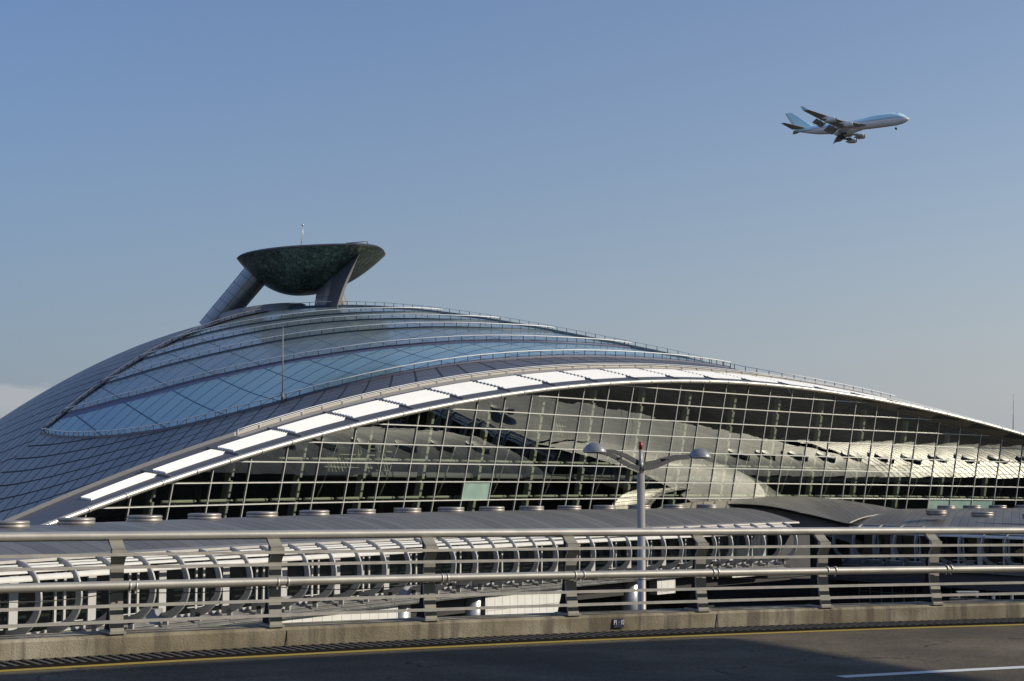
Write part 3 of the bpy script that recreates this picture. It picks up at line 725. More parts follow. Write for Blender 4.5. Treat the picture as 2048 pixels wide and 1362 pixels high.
# ------------------------------------------------------------------ great hall: glass front
hall = empty('transport_hall', tuple(O2) + (GROUND_Z,)); hi = np.array(hall.location)
tag(hall, 'huge domed transport hall with stepped blue skylight roof and arched glass front', 'building')
ROWZ = [-3.6, -2.0, -.35, 1.3, 2.9, 4.5, 6.15, 7.75, 9.4, 11.0, 12.6]
def row_z(r, u): return r - 9.5e-5*(u-70)**2 if r > -3 else r
PANEL = 3.85; US = [PANEL*k for k in range(-3, 47)]
fro = {(9, 2): 1, (38, 2): 1, (39, 2): 1, (39, 1): 1, (29, 1): 1, (30, 1): 1, (31, 1): 1, (38, 1): 0}
gb = MB(); frames = MB(); frost = []
for i in range(len(US)-1):
    u0, u1 = US[i], US[i+1]; t0, t1 = z_top(u0), z_top(u1)
    if max(t0, t1) < -3.4: continue
    for r in range(len(ROWZ)-1):
        a0, a1, b0, b1 = row_z(ROWZ[r], u0), row_z(ROWZ[r], u1), row_z(ROWZ[r+1], u0), row_z(ROWZ[r+1], u1)
        if a0 >= t0 and a1 >= t1: break
        pts = []
        jit = rng.normal(0, .0022, 4)
        ua, ub = u0, u1
        c = [(ua, min(a0, t0)), (ub, min(a1, t1)), (ub, min(b1, t1)), (ua, min(b0, t0))]
        q = [fac_pt(uu, zz, jj) for (uu, zz), jj in zip(c, jit)]
        if min(b0, t0)-a0 < .02: q = [q[0], q[1], q[2]] if b1 > a1 else None
        elif min(b1, t1)-a1 < .02: q = [q[0], q[1], q[3]]
        if q is None: continue
        if fro.get((i-3, r)): frost.append(q)
        else: gb.poly(q)
wall = rel(gb, hi).build('glazed_wall', M['hall_glass'], hall)
for q in frost: b = MB(); b.poly(q); rel(b, hi).build('spandrel_panel', M['frost'], hall)
fb = MB()
for i, u in enumerate(US):
    t = z_top(u)
    if t < -3.4: continue
    fb.bar(fac_pt(u, -3.6, .05), fac_pt(u, t, .05), .085, .11, up=(math.sin(FAC.h(u)), -math.cos(FAC.h(u)), 0))
for r in range(1, len(ROWZ)):
    for i in range(len(US)-1):
        u0, u1 = US[i], US[i+1]; za, zb_ = row_z(ROWZ[r], u0), row_z(ROWZ[r], u1); t0, t1 = z_top(u0), z_top(u1)
        if za > t0 and zb_ > t1: continue
        if za > t0: f = (t1-zb_)/max(t1-zb_+za-t0, 1e-6); u0 = u1-(u1-u0)*f; za = row_z(ROWZ[r], u0)
        elif zb_ > t1: f = (t0-za)/max(t0-za+zb_-t1, 1e-6); u1 = u0+(u1-u0)*f; zb_ = row_z(ROWZ[r], u1)
        if u1-u0 < .1: continue
        fb.bar(fac_pt(u0, za, .052), fac_pt(u1, zb_, .052), .115, .085)
rel(fb, hi).build('mullion_grid', M['mullion'], wall)

# steelwork just inside the glass
for i, u in enumerate(US):
    if i % 2 == 0: continue
    t = z_top(u)-.5
    if t < -1.5: continue
    uc = u-.55
    b = MB(); up = (math.sin(FAC.h(u)), -math.cos(FAC.h(u)), 0)
    zz = [-3.6, -.25, 1.35, 2.95, 4.55, 6.2, 7.8, 9.45, 11.05]
    for z0, z1 in zip(zz[:-1], zz[1:]):
        z1 = min(z1-.25, t)
        if z1 > z0+.2: b.bar(fac_pt(uc, z0+.1, -1.25), fac_pt(uc, z1, -1.25), .34, .30, up=up)
    b.bar(fac_pt(uc, -3.6, -1.55), fac_pt(uc, t, -1.55), .16, .5, up=up)
    rel(b, hi).build('inner_column', M['pale_green'], hall)
    # raking rods
    r = MB(); u2 = u+PANEL-.9
    if z_top(u2) > 4.6:
        r.tube([fac_pt(u2-.2, -1.2, -2.4), fac_pt(u2-.1, 1.2, -1.6), fac_pt(u2+.3, 4.4, -1.2)], .05, 6); r.tube([fac_pt(u2-.1, 1.2, -1.6), fac_pt(u2+1.1, .7, -3.6)], .05, 6)
        rel(r, hi).build('tie_rod', M['pale_green'], hall)
for z in (-.05, 3.2):
    b = MB()
    for i in range(len(US)-1):
        u0, u1 = US[i], US[i+1]
        if min(z_top(u0), z_top(u1)) < z+.4: continue
        off = .35 if i % 2 else .9
        b.tube([fac_pt(u0+.18, z+row_z(0, u0), -.95), fac_pt(u1-off*1.1, z+row_z(0, u1), -.95)], .125, 10)
        b.tube([fac_pt(u1-off*1.1, z+row_z(0, u1), -.95), fac_pt(u1-.2, z+row_z(0, u1), -.95)], .07, 8)
    rel(b, hi).build('inner_beam', M['pale_green'], hall)
# pale stair lattice hanging inside
b = MB()
for u0, z0, n_ in ((21.6, 2.0, 6), (25.6, 2.0, 3), (28.3, 1.8, 2), (52, 6.0, 3)):
    for k in range(n_):
        a = fac_pt(u0+k*.55+.6*k/n_, z0, -4.5-.2*k); c = fac_pt(u0+k*.55-1.3, z0+2.9+.3*k, -4.5-.4*k)
        b.bar(a, c, .26, .1)
        b.bar(a+np.array([.25, .1, .3]), c+np.array([.25, .1, .3]), .07, .07)
    for k in range(5): b.bar(fac_pt(u0-.8, z0+.4+k*.55, -4.4), fac_pt(u0+n_*.55, z0+.4+k*.55, -4.6), .06, .06)
rel(b, hi).build('stair_lattice', M['pale_green'], hall)
# room: floor decks, back wall
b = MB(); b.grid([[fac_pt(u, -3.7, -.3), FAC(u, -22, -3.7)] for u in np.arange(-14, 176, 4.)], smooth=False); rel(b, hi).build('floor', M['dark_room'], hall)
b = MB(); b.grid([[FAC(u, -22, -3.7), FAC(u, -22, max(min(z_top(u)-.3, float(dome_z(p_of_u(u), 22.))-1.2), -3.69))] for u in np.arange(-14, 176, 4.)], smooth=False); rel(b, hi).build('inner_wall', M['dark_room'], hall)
b = MB()
for u in np.arange(23, 135, 11.5):
    b.bar(FAC(u, -21.7, -3.6), FAC(u, -21.7, min(z_top(u), float(dome_z(p_of_u(u), 22.))-1.5)-.5), .5, .5, up=(1, 0, 0))
b.grid([[FAC(u, -9, 2.2), FAC(u, -21.9, 2.2), FAC(u, -21.9, 1.7), FAC(u, -9, 1.7), FAC(u, -9, 2.2)] for u in np.arange(26, 128, 4.)], smooth=False)
rel(b, hi).build('gallery', M['panel_grey'], hall)
b = MB(); b.grid([[FAC(u, -.2, GROUND_Z), FAC(u, -.2, -3.6)] for u in np.arange(-14, 176, 4.)], smooth=False); rel(b, hi).build('plinth', M['dim_wall'], hall)

# ------------------------------------------------------------------ rim: pipe, dark band, white louvers, gutter, railing
UR = np.arange(-16, 165, 1.)
def rim_pt(u): z = z_pipe(u); return fac_pt(u, z, ov(u)+.15)
def band_pt(u, t, lift=0.):
    a = rim_pt(u); p = p_of_u(u); c = P3(p, 4.5, z_band(p)); w = a+(c-a)*t; w = w.copy(); w[2] += lift+.35*t*(1-t); return w
b = MB(); b.tube([rim_pt(u) for u in UR], .20, 12); rel(b, hi).build('rim_pipe', M['rim_pipe'], hall)
for u in np.arange(-14.5, 160, 3.225): b = MB(); b.tube([rim_pt(u-.12), rim_pt(u+.12)], .225, 12); rel(b, hi).build('pipe_collar', M['rim_pipe'], hall)
b = MB(); T = [0, .08, .2, .35, .5, .65, .8, .86]; b.grid([[band_pt(u, t, .08) for t in T] for u in UR], smooth=True); rel(b, hi).build('rim_band', M['band'], hall)
for rng_, mm in ((UR[UR <= 10], 'band'), (UR[UR >= 10], 'band_edge')):
    b = MB(); b.grid([[band_pt(u, t, l) for t, l in ((.86, .08), (.87, .10), (.985, .12), (1.0, .12), (1.004, .42))] for u in rng_], smooth=False); rel(b, hi).build('rim_gutter', M[mm], hall)
b = MB(); b.grid([[rim_pt(u)+np.array([0, 0, -.12]), fac_pt(u, z_top(u)-.02, -.02), fac_pt(u, z_top(u)+.1, -1.2)] for u in UR], smooth=False); rel(b, hi).build('soffit', M['soffit'], hall)
# recessed dark soffit louvers on the far right
for u0 in np.arange(90.5, 140, 6.45):
    b = MB(); b.grid([[rim_pt(u)+np.array([0, 0, -.135]), (rim_pt(u)+np.array([0, 0, -.12]))*(1-f)+fac_pt(u, z_top(u)-.02, -.02)*f+np.array([0, 0, -.02])] for u, f in ((u0, .75), (u0+1.6, .55), (u0+3.2, .30), (u0+4.6, .08))], smooth=False); rel(b, hi).build('soffit_recess', M['band'], hall)
PJ = [-81.9+6.45*k for k in range(0, 22)]
u_tab = np.arange(-20, 170, .25); p_tab = np.array([p_of_u(u) for u in u_tab])
def u_of_p(p): return float(np.interp(p, p_tab, u_tab))
for k in range(len(PJ)-1):
    ua, ub = u_of_p(PJ[k]+.32), u_of_p(PJ[k+1]-.75)
    lb = MB(); nsl = 8
    for q in range(nsl):
        fl_ = min(max((PJ[k]+84)/40, 0), 1); ta, tb = .31-.09*fl_, .60+.14*fl_; t0 = ta+(tb-ta)*q/nsl; t1 = t0+(tb-ta)/nsl
        x = []
        for u in np.linspace(ua, ub, 5):
            lo = band_pt(u, t0, .06); hi_ = band_pt(u, t1-.004, .24)
            x.append([lo, hi_, hi_+np.array([0, 0, -.12]), lo+np.array([0, 0, -.06])])
        x = np.array(x)
        # pointed right end: shorten the lower edge of each blade
        lb.grid(np.concatenate([x, x[:, :1]], 1), smooth=False); lb.poly(x[0]); lb.poly(x[-1][::-1])
        tip = band_pt(ub+.42, t1-.004, .23); lb.poly([x[-1][0], tip, x[-1][1]]); lb.poly([x[-1][1], tip, x[-1][2]])
    rel(lb, hi).build('sun_louver', M['louver'], hall)
    bb = MB(); u = u_of_p(PJ[k+1]); bb.bar(band_pt(u, .06, .12), band_pt(u, .80, .16), .36, .14); rel(bb, hi).build('band_beam', M['band'], hall)

def railing(name, pts, hgt, nr, step, posts_m, r=.035, rail_m='rail'):
    """rail along pts with a post every step metres"""
    pts = np.asarray(pts); seg = np.linalg.norm(np.diff(pts, axis=0), axis=1); L = np.concatenate([[0], np.cumsum(seg)])
    up = np.array([0, 0, 1.])
    b = MB()
    for k in range(nr): b.tube(pts+up*hgt*(1-k/max(nr, 1)*.62), r, 6)
    o = rel(b, hi).build(name, M[rail_m], hall)
    ds = np.arange(0, L[-1], step); pm_ = MB(); pm_.bar((0, 0, -.05), (0, 0, hgt), max(r*1.5, .09), max(r*1.5, .09), up=(1, 0, 0)); pme = pm_.mesh('rail_post', posts_m)
    for d in ds[:100]:
        p = np.array([np.interp(d, L, pts[:, i]) for i in range(3)]); inst('rail_post', pme, o, p-hi)
    return o
railing('railing', [band_pt(u, .985, .10) for u in np.arange(u_of_p(-65), 150, 1.)], .46, 2, 2.6, M['rail'], .026)

# ------------------------------------------------------------------ dome skin and stepped skylight
LC = [ # plan outlines (p, v) of the skylight terraces, left half, from the back edge round to the axis
 [(-44.4, 80), (-45.6, 72), (-46.3, 63), (-46.5, 55), (-46.1, 45), (-45.0, 38), (-43.6, 33), (-41.8, 28.4), (-39.6, 25.2), (-36.8, 21.9), (-32, 18.4), (-26.8, 15.9), (-21.6, 14.1), (-16.1, 12.7), (-11, 11.8), (-5, 11.1), (0, 10.9)],
 [(-41.1, 80), (-40.5, 73.7), (-39.5, 68), (-38.7, 63.3), (-37.3, 58.7), (-35.4, 53.5), (-33.3, 48.4), (-29.4, 41.2), (-25.7, 36.0), (-19.1, 29.8), (-12, 25.7), (-8.2, 24.0), (-4.2, 22.8), (0, 22.4)],
 [(-35.4, 80), (-34.2, 74.8), (-32.3, 69.1), (-30.3, 63.7), (-27.3, 57.5), (-22.8, 50.5), (-18.6, 45.2), (-14.4, 41.0), (-8.6, 36.9), (-4, 34.6), (0, 34)],
 [(-29.5, 80), (-28.5, 76.2), (-26.6, 71.9), (-24.6, 67.7), (-22.9, 64.5), (-20.1, 60), (-16.2, 54.9), (-12.5, 50.6), (-7.6, 46.2), (-3.5, 43.6), (0, 43)],
 [(-24.3, 80), (-22.8, 77), (-21.3, 74.4), (-19, 70.2), (-16.1, 65.2), (-12.6, 61), (-8, 56.8), (-4, 54.6), (0, 54)]]
NPH = 97
def full(c):
    c = list(c); c = c+[(-p, v) for p, v in c[::-1][1:]]
    q = cat(np.array([(p, v, 0) for p, v in c]), 600)[:, :2]
    L = np.concatenate([[0], np.cumsum(np.linalg.norm(np.diff(q, axis=0), axis=1))]); t = np.linspace(0, L[-1], NPH)
    return np.stack([np.interp(t, L, q[:, 0]), np.interp(t, L, q[:, 1])], 1), t
EDGE = [(-5.9, 80), (-3.6, 77), (-1.6, 73), (0, 69), (1.5, 65), (3, 61), (4.3, 57), (5.5, 53), (7.4, 49), (8.6, 46), (9.6, 42), (10.4, 38), (11.2, 34), (11.8, 30), (12.6, 26), (13.6, 22.5), (14.3, 19), (15.2, 16), (16.0, 13), (16.3, 12.2)]
def p_edge(v): return np.interp(v, [q[1] for q in EDGE[::-1]], [q[0] for q in EDGE[::-1]])
def cut(c):
    c = list(c); c = c+[(-p, v) for p, v in c[::-1][1:]]
    q = cat(np.array([(p, v, 0) for p, v in c]), 900)[:, :2]
    k = next((i for i in range(len(q)) if i > 40 and q[i, 0] > p_edge(q[i, 1])), len(q)-1); q = q[:k+1]
    L = np.concatenate([[0], np.cumsum(np.linalg.norm(np.diff(q, axis=0), axis=1))]); t = np.linspace(0, L[-1], NPH)
    return np.stack([np.interp(t, L, q[:, 0]), np.interp(t, L, q[:, 1])], 1), t
CUR = [cut(c) for c in LC]; CF = full(LC[0])
# skin round the front: radial grid from the outer outline to the band (or down to the eaves at the sides)
C0, T0 = CF
outl = []
for (p, v) in C0:
    ang = math.atan2(80-v, -p*1.0)
    # outward direction roughly normal to the outline
    d = np.array([p*1.15, (v-80)*1.0]); 
    if abs(d[0]) < 30 : d[0] *= .62
    d /= np.linalg.norm(d)
    r = 0.; q = np.array([p, v])
    while r < 75:
        q = np.array([p, v])+d*r
        if q[1] <= 4.6 or dome_z(q[0], q[1]) < -5.5: break
        r += .25
    q[1] = max(q[1], 4.5); outl.append(q)
outl = np.array(outl)
P = []; UV = []
for j in range(NPH):
    row = []; uv = []; L = np.linalg.norm(outl[j]-C0[j])
    for q in np.linspace(0, 1, 34):
        w = C0[j]*(1-q)+outl[j]*q; row.append(dome_pt(w[0], w[1], -.0)); uv.append((T0[j], q*L))
    P.append(row); UV.append(uv)
b = MB(); b.grid(P, UV); rel(b, hi).build('roof_skin', M['skin'], hall)
# skin behind the skylight, over the crest and down the far side
PB = np.linspace(-95, 95, 96); VB = np.concatenate([np.linspace(80.4, 150, 40)])
P = [[dome_pt(p, v) for v in VB if True] for p in PB]
for i, row in enumerate(P):
    for j, w in enumerate(row): w[2] = max(w[2], -6.)
b = MB(); b.grid(P, [[(p, v) for v in VB] for p in PB]); rel(b, hi).build('roof_skin', M['skin'], hall)
# fan corners left and right of the back edge between the radial skin and the rear skin
for sgn in (0, -1):
    a = C0[sgn]; o_ = outl[sgn]; b = MB(); P = []; UV = []
    for q in np.linspace(0, 1, 20):
        w = a*(1-q)+o_*q; P.append([dome_pt(w[0], w[1]+(80.6-w[1])*t) for t in np.linspace(0, 1, 5)]); UV.append([(w[0], w[1]+(80.6-w[1])*t) for t in np.linspace(0, 1, 5)])
    b.grid(P, UV); rel(b, hi).build('roof_skin', M['skin'], hall)
# terraces
HI, LO = .22, .04
for k in range(5):
    Ck, Tk = CUR[k]
    inner = CUR[k+1][0] if k < 4 else np.stack([np.linspace(-23.6, -6., NPH), np.full(NPH, 79.9)], 1)
    P = []; UV = []
    for j in range(NPH):
        row = []; uv = []; L = np.linalg.norm(inner[j]-Ck[j])
        for q in np.linspace(0, 1, 8):
            w = Ck[j]*(1-q)+inner[j]*q; row.append(dome_pt(w[0], w[1], HI+(LO-HI)*q)); uv.append((w[0], w[1]))
        P.append(row); UV.append(uv)
    b = MB(); b.grid(P, UV); rel(b, hi).build('skylight_terrace', M['sky_panel' if k == 0 else 'sky_panel_grey'], hall)
    if k < 1:
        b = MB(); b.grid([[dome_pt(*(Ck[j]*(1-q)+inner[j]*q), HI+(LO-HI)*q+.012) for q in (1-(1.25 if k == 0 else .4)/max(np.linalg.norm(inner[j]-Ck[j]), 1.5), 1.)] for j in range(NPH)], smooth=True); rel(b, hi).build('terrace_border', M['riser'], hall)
    b = MB(); b.grid([[dome_pt(p, v, -.05), dome_pt(p, v, HI-.02), dome_pt(p+.03*np.sign(p), v-.06, HI+.02)] for p, v in Ck], smooth=False); rel(b, hi).build('terrace_riser', M['riser' if k < 2 else 'sky_panel_grey'], hall)
    edge = [dome_pt(p, v, HI-.02) for p, v in Ck]
    railing('railing', edge, .54, 1, 1.55, M['rail_post'], .06)
# back edge of the skylight: dark gutter and rail
ed = np.array(EDGE); 
b = MB(); vv = np.linspace(11.5, 80.4, 50); right = C0[NPH//2:]
P = [[dome_pt(p_edge(v)+(max(np.interp(v, right[:, 1], right[:, 0]), p_edge(v)+.2)-p_edge(v))*t, v, -.01) for t in np.linspace(0, 1, 14)] for v in vv]
b.grid(P, [[(v, t*3.) for t in range(14)] for v in vv]); rel(b, hi).build('roof_skin', M['skin'], hall)
kb = MB(); kb.grid([[dome_pt(p-.5, v, .02), dome_pt(p-.12, v, .46*min(max((v-11.5)/9, .04), 1)), dome_pt(p+.12, v, .48*min(max((v-11.5)/9, .04), 1)), dome_pt(p+.6, v, -.05)] for p, v in EDGE], smooth=True); rel(kb, hi).build('roof_kerb', M['sky_panel_grey'], hall)
railing('railing', [dome_pt(p, v, .06+.38*min(max((v-11.5)/9, 0), 1)) for p, v in cat(np.array([(p, v, 0) for p, v in EDGE]+[(16.9, 9, 0), (18.2, 6.6, 0), (21.5, 5.5, 0), (28, 5., 0), (36, 4.8, 0)]), 110)[:, :2]], .50, 1, 1.6, M['rail_post'], .05)
pb = np.linspace(-44.2, -5.9, 60)
b = MB(); b.grid([[dome_pt(p, 79.3, .26), dome_pt(p, 79.95, .30), dome_pt(p, 80.5, -.03)] for p in pb], smooth=False); rel(b, hi).build('gutter', M['gutter'], hall)
railing('railing', [dome_pt(p, 79.8, .28) for p in pb], .42, 1, 1.2, M['gutter'], .04, 'rail_post')

# ------------------------------------------------------------------ control tower on the crest
TC = at(622, 513, 228.); tw = empty('control_tower', (TC[0], TC[1], float(dome_z(0., 82.))))
tag(tw, 'boat shaped green glass control tower on splayed legs above the dome crest', 'tower'); ti = np.array(tw.location)
RX, RY, DEP = 11.05, 8.8, 5.9
e1 = np.array([math.cos(rad(3.2)), .0, math.sin(rad(3.2))]); e2 = np.array([0, 1., -.0])
def hull(r, a):
    sh = np.array([-1.35, 0, 0])*(1-r)**1.0
    ca, sa = math.cos(a), math.sin(a); ex = 1-.36*min(max(ca*1.4+.2, 0), 1)*r
    q = TC+e1*RX*r*math.copysign(abs(ca)**ex, ca)+e2*RY*r*math.copysign(abs(sa)**ex, sa)+sh
    q = q.copy(); q[2] -= DEP*(1-r**2.15)**1.0; return q
rr_ = np.linspace(0.001, 1, 22); aa = np.linspace(0, 2*PI, 73)[:-1]
b = MB(); b.grid([[hull(r, a) for r in rr_[::-1]] for a in aa], closed_u=True); rel(b, ti).build('cabin', M['verdigris'], tw)
b = MB(); b.grid([[hull(1., a)+np.array([0, 0, -.02]), hull(1.006, a)+np.array([0, 0, .14]), hull(.985, a)+np.array([0, 0, .34]), hull(.8, a)*1+np.array([0, 0, 2.6]), TC+np.array([0, 0, .7])] for a in aa], closed_u=True, smooth=False)
rim = MB(); rim.grid([[hull(.999, a), TC+(hull(1., a)-TC)*1.008+np.array([0, 0, .12]), TC+(hull(1., a)-TC)*.98+np.array([0, 0, .36]), TC+(hull(1., a)-TC)*.4+np.array([0, 0, .5]), TC+np.array([0, 0, .55])] for a in aa], closed_u=True, smooth=False)
rel(rim, ti).build('roof_rim', M['trim'], tw)
def leg(secs, m, nseg=28, square=False):
    """lofted leg: list of (px, py, half width, half depth, Y)"""
    b = MB(); P = []; UV = []
    cs = np.array([at(x, y, Y) for x, y, w, d, Y in secs]); L = np.concatenate([[0], np.cumsum(np.linalg.norm(np.diff(cs, axis=0), axis=1))])
    for j in range(nseg+1):
        a = 2*PI*j/nseg; row = []; uv = []
        for i, (x, y, w, d, Y) in enumerate(secs):
            t = cs[min(i+1, len(cs)-1)]-cs[max(i-1, 0)]; t /= np.linalg.norm(t); side = np.cross(t, (0, 1, 0)); side /= np.linalg.norm(side); dep = np.cross(side, t)
            ca, sa = math.cos(a), math.sin(a); ex = .55 if square else .9
            ca = math.copysign(abs(ca)**ex, ca); sa = math.copysign(abs(sa)**ex, sa)
            row.append(cs[i]+side*w*ca+dep*d*sa); uv.append((a*max(w, d), L[i]))
        P.append(row); UV.append(uv)
    b.grid(P, UV, smooth=True); return b
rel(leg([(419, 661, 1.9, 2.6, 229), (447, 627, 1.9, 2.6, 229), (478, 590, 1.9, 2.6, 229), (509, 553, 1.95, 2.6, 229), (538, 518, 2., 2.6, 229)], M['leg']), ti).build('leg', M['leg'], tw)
# right leg: a curved fin, light on its left face, dark on its right
fin = MB(); dark = MB(); edge = MB(); S1 = [(628, 616), (633, 585), (638, 556), (650, 535), (668, 515)]; S2 = [(650, 616), (659, 582), (667, 553), (682, 530), (706, 508)]; S3 = [(673, 616), (681, 590), (690, 566), (702, 540), (719, 508)]; S4 = [(681, 616), (686, 594), (694, 568), (704, 545), (720, 508)]
A_ = cat([at(x, y, 226.) for x, y in S1], 13); B_ = cat([at(x, y, 223.5) for x, y in S2], 13); C_ = cat([at(x, y, 220.5) for x, y in S3], 13); D_ = cat([at(x, y, 224.5) for x, y in S4], 13)
fin.grid([[A_[i], B_[i]] for i in range(13)][::-1], [[(0, i*.8), (2.6, i*.8)] for i in range(13)][::-1], smooth=False); rel(fin, ti).build('leg', M['leg'], tw)
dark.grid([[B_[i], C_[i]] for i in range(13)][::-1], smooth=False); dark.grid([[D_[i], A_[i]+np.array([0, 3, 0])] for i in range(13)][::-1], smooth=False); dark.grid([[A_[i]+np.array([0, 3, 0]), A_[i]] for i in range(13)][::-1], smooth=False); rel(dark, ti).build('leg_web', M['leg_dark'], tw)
edge.grid([[C_[i], D_[i]] for i in range(13)][::-1], smooth=False); rel(edge, ti).build('leg_edge', M['drum'], tw)
rel(leg([(686, 618, .95, 1.6, 236), (678, 590, .85, 1.6, 235), (668, 560, .8, 1.5, 234)], M['drum']), ti).build('leg', M['drum'], tw)
# low drum under the left leg
dc = at(528, 640, 229.); b = MB()
zt = at(528, 617, 226.)[2]
b.lathe([(6.6, -2.6), (6.6, 0.), (6.4, .05), (6.2, -.1), (6.2, -.7), (0, -.7)], n=48, c=(dc[0]-.3, dc[1], zt)); b.v = [(x, y, z+(x-dc[0])*.15) for x, y, z in b.v]; rel(b, ti).build('drum', M['drum'], tw)
b = MB(); b.tube([TC+np.array([-1.25, -3, .4]), at(605.5, 470, 225), at(605.5, 449, 225)], [.07, .06, .05], 6); b.tube([at(605.5, 452, 225), at(605.5, 448, 225)], .16, 8); rel(b, ti).build('antenna', M['silver'], tw)
b = MB(); b.tube([at(692, 486.5, 226), at(735, 482.8, 226)], .07, 6); b.tube([at(735, 482.8, 226), at(735, 488, 226)], .07, 6); b.tube([at(700, 486, 226), at(700, 490, 226)], .07, 6); rel(b, ti).build('roof_rail', M['trim'], tw)

# ------------------------------------------------------------------ slender masts
def mast(px, y0, y1, Y, label, stay=False):
    a, c = at(px-1, y0, Y), at(px, y1, Y); o = empty('mast', tuple(a)); tag(o, label, 'mast', 'lightning masts around the hall'); o_ = np.array(o.location)
    d = c-a; b = MB(); b.tube([(0, 0, 0), d*.55, d*.56, d*.84, d*.85, d], [.06, .06, .045, .045, .03, .025], 8); b.build('pole', M['drum'], o)
    b = MB(); b.tube([(0, 0, -.6), (0, 0, .25)], .16, 10); b.tube([(-.5, 0, -.3), (0, 0, .3)], .035, 6); b.tube([(.5, 0, -.3), (0, 0, .3)], .035, 6); b.build('base', M['rail_post'], o)
mast(566, 790, 650, float(dome_pt(-42, 28.2)[1]), 'thin steel mast rising in front of the blue skylight')
mast(2027, 880, 788, 232., 'thin dark mast against the sky at the far right behind the hall')

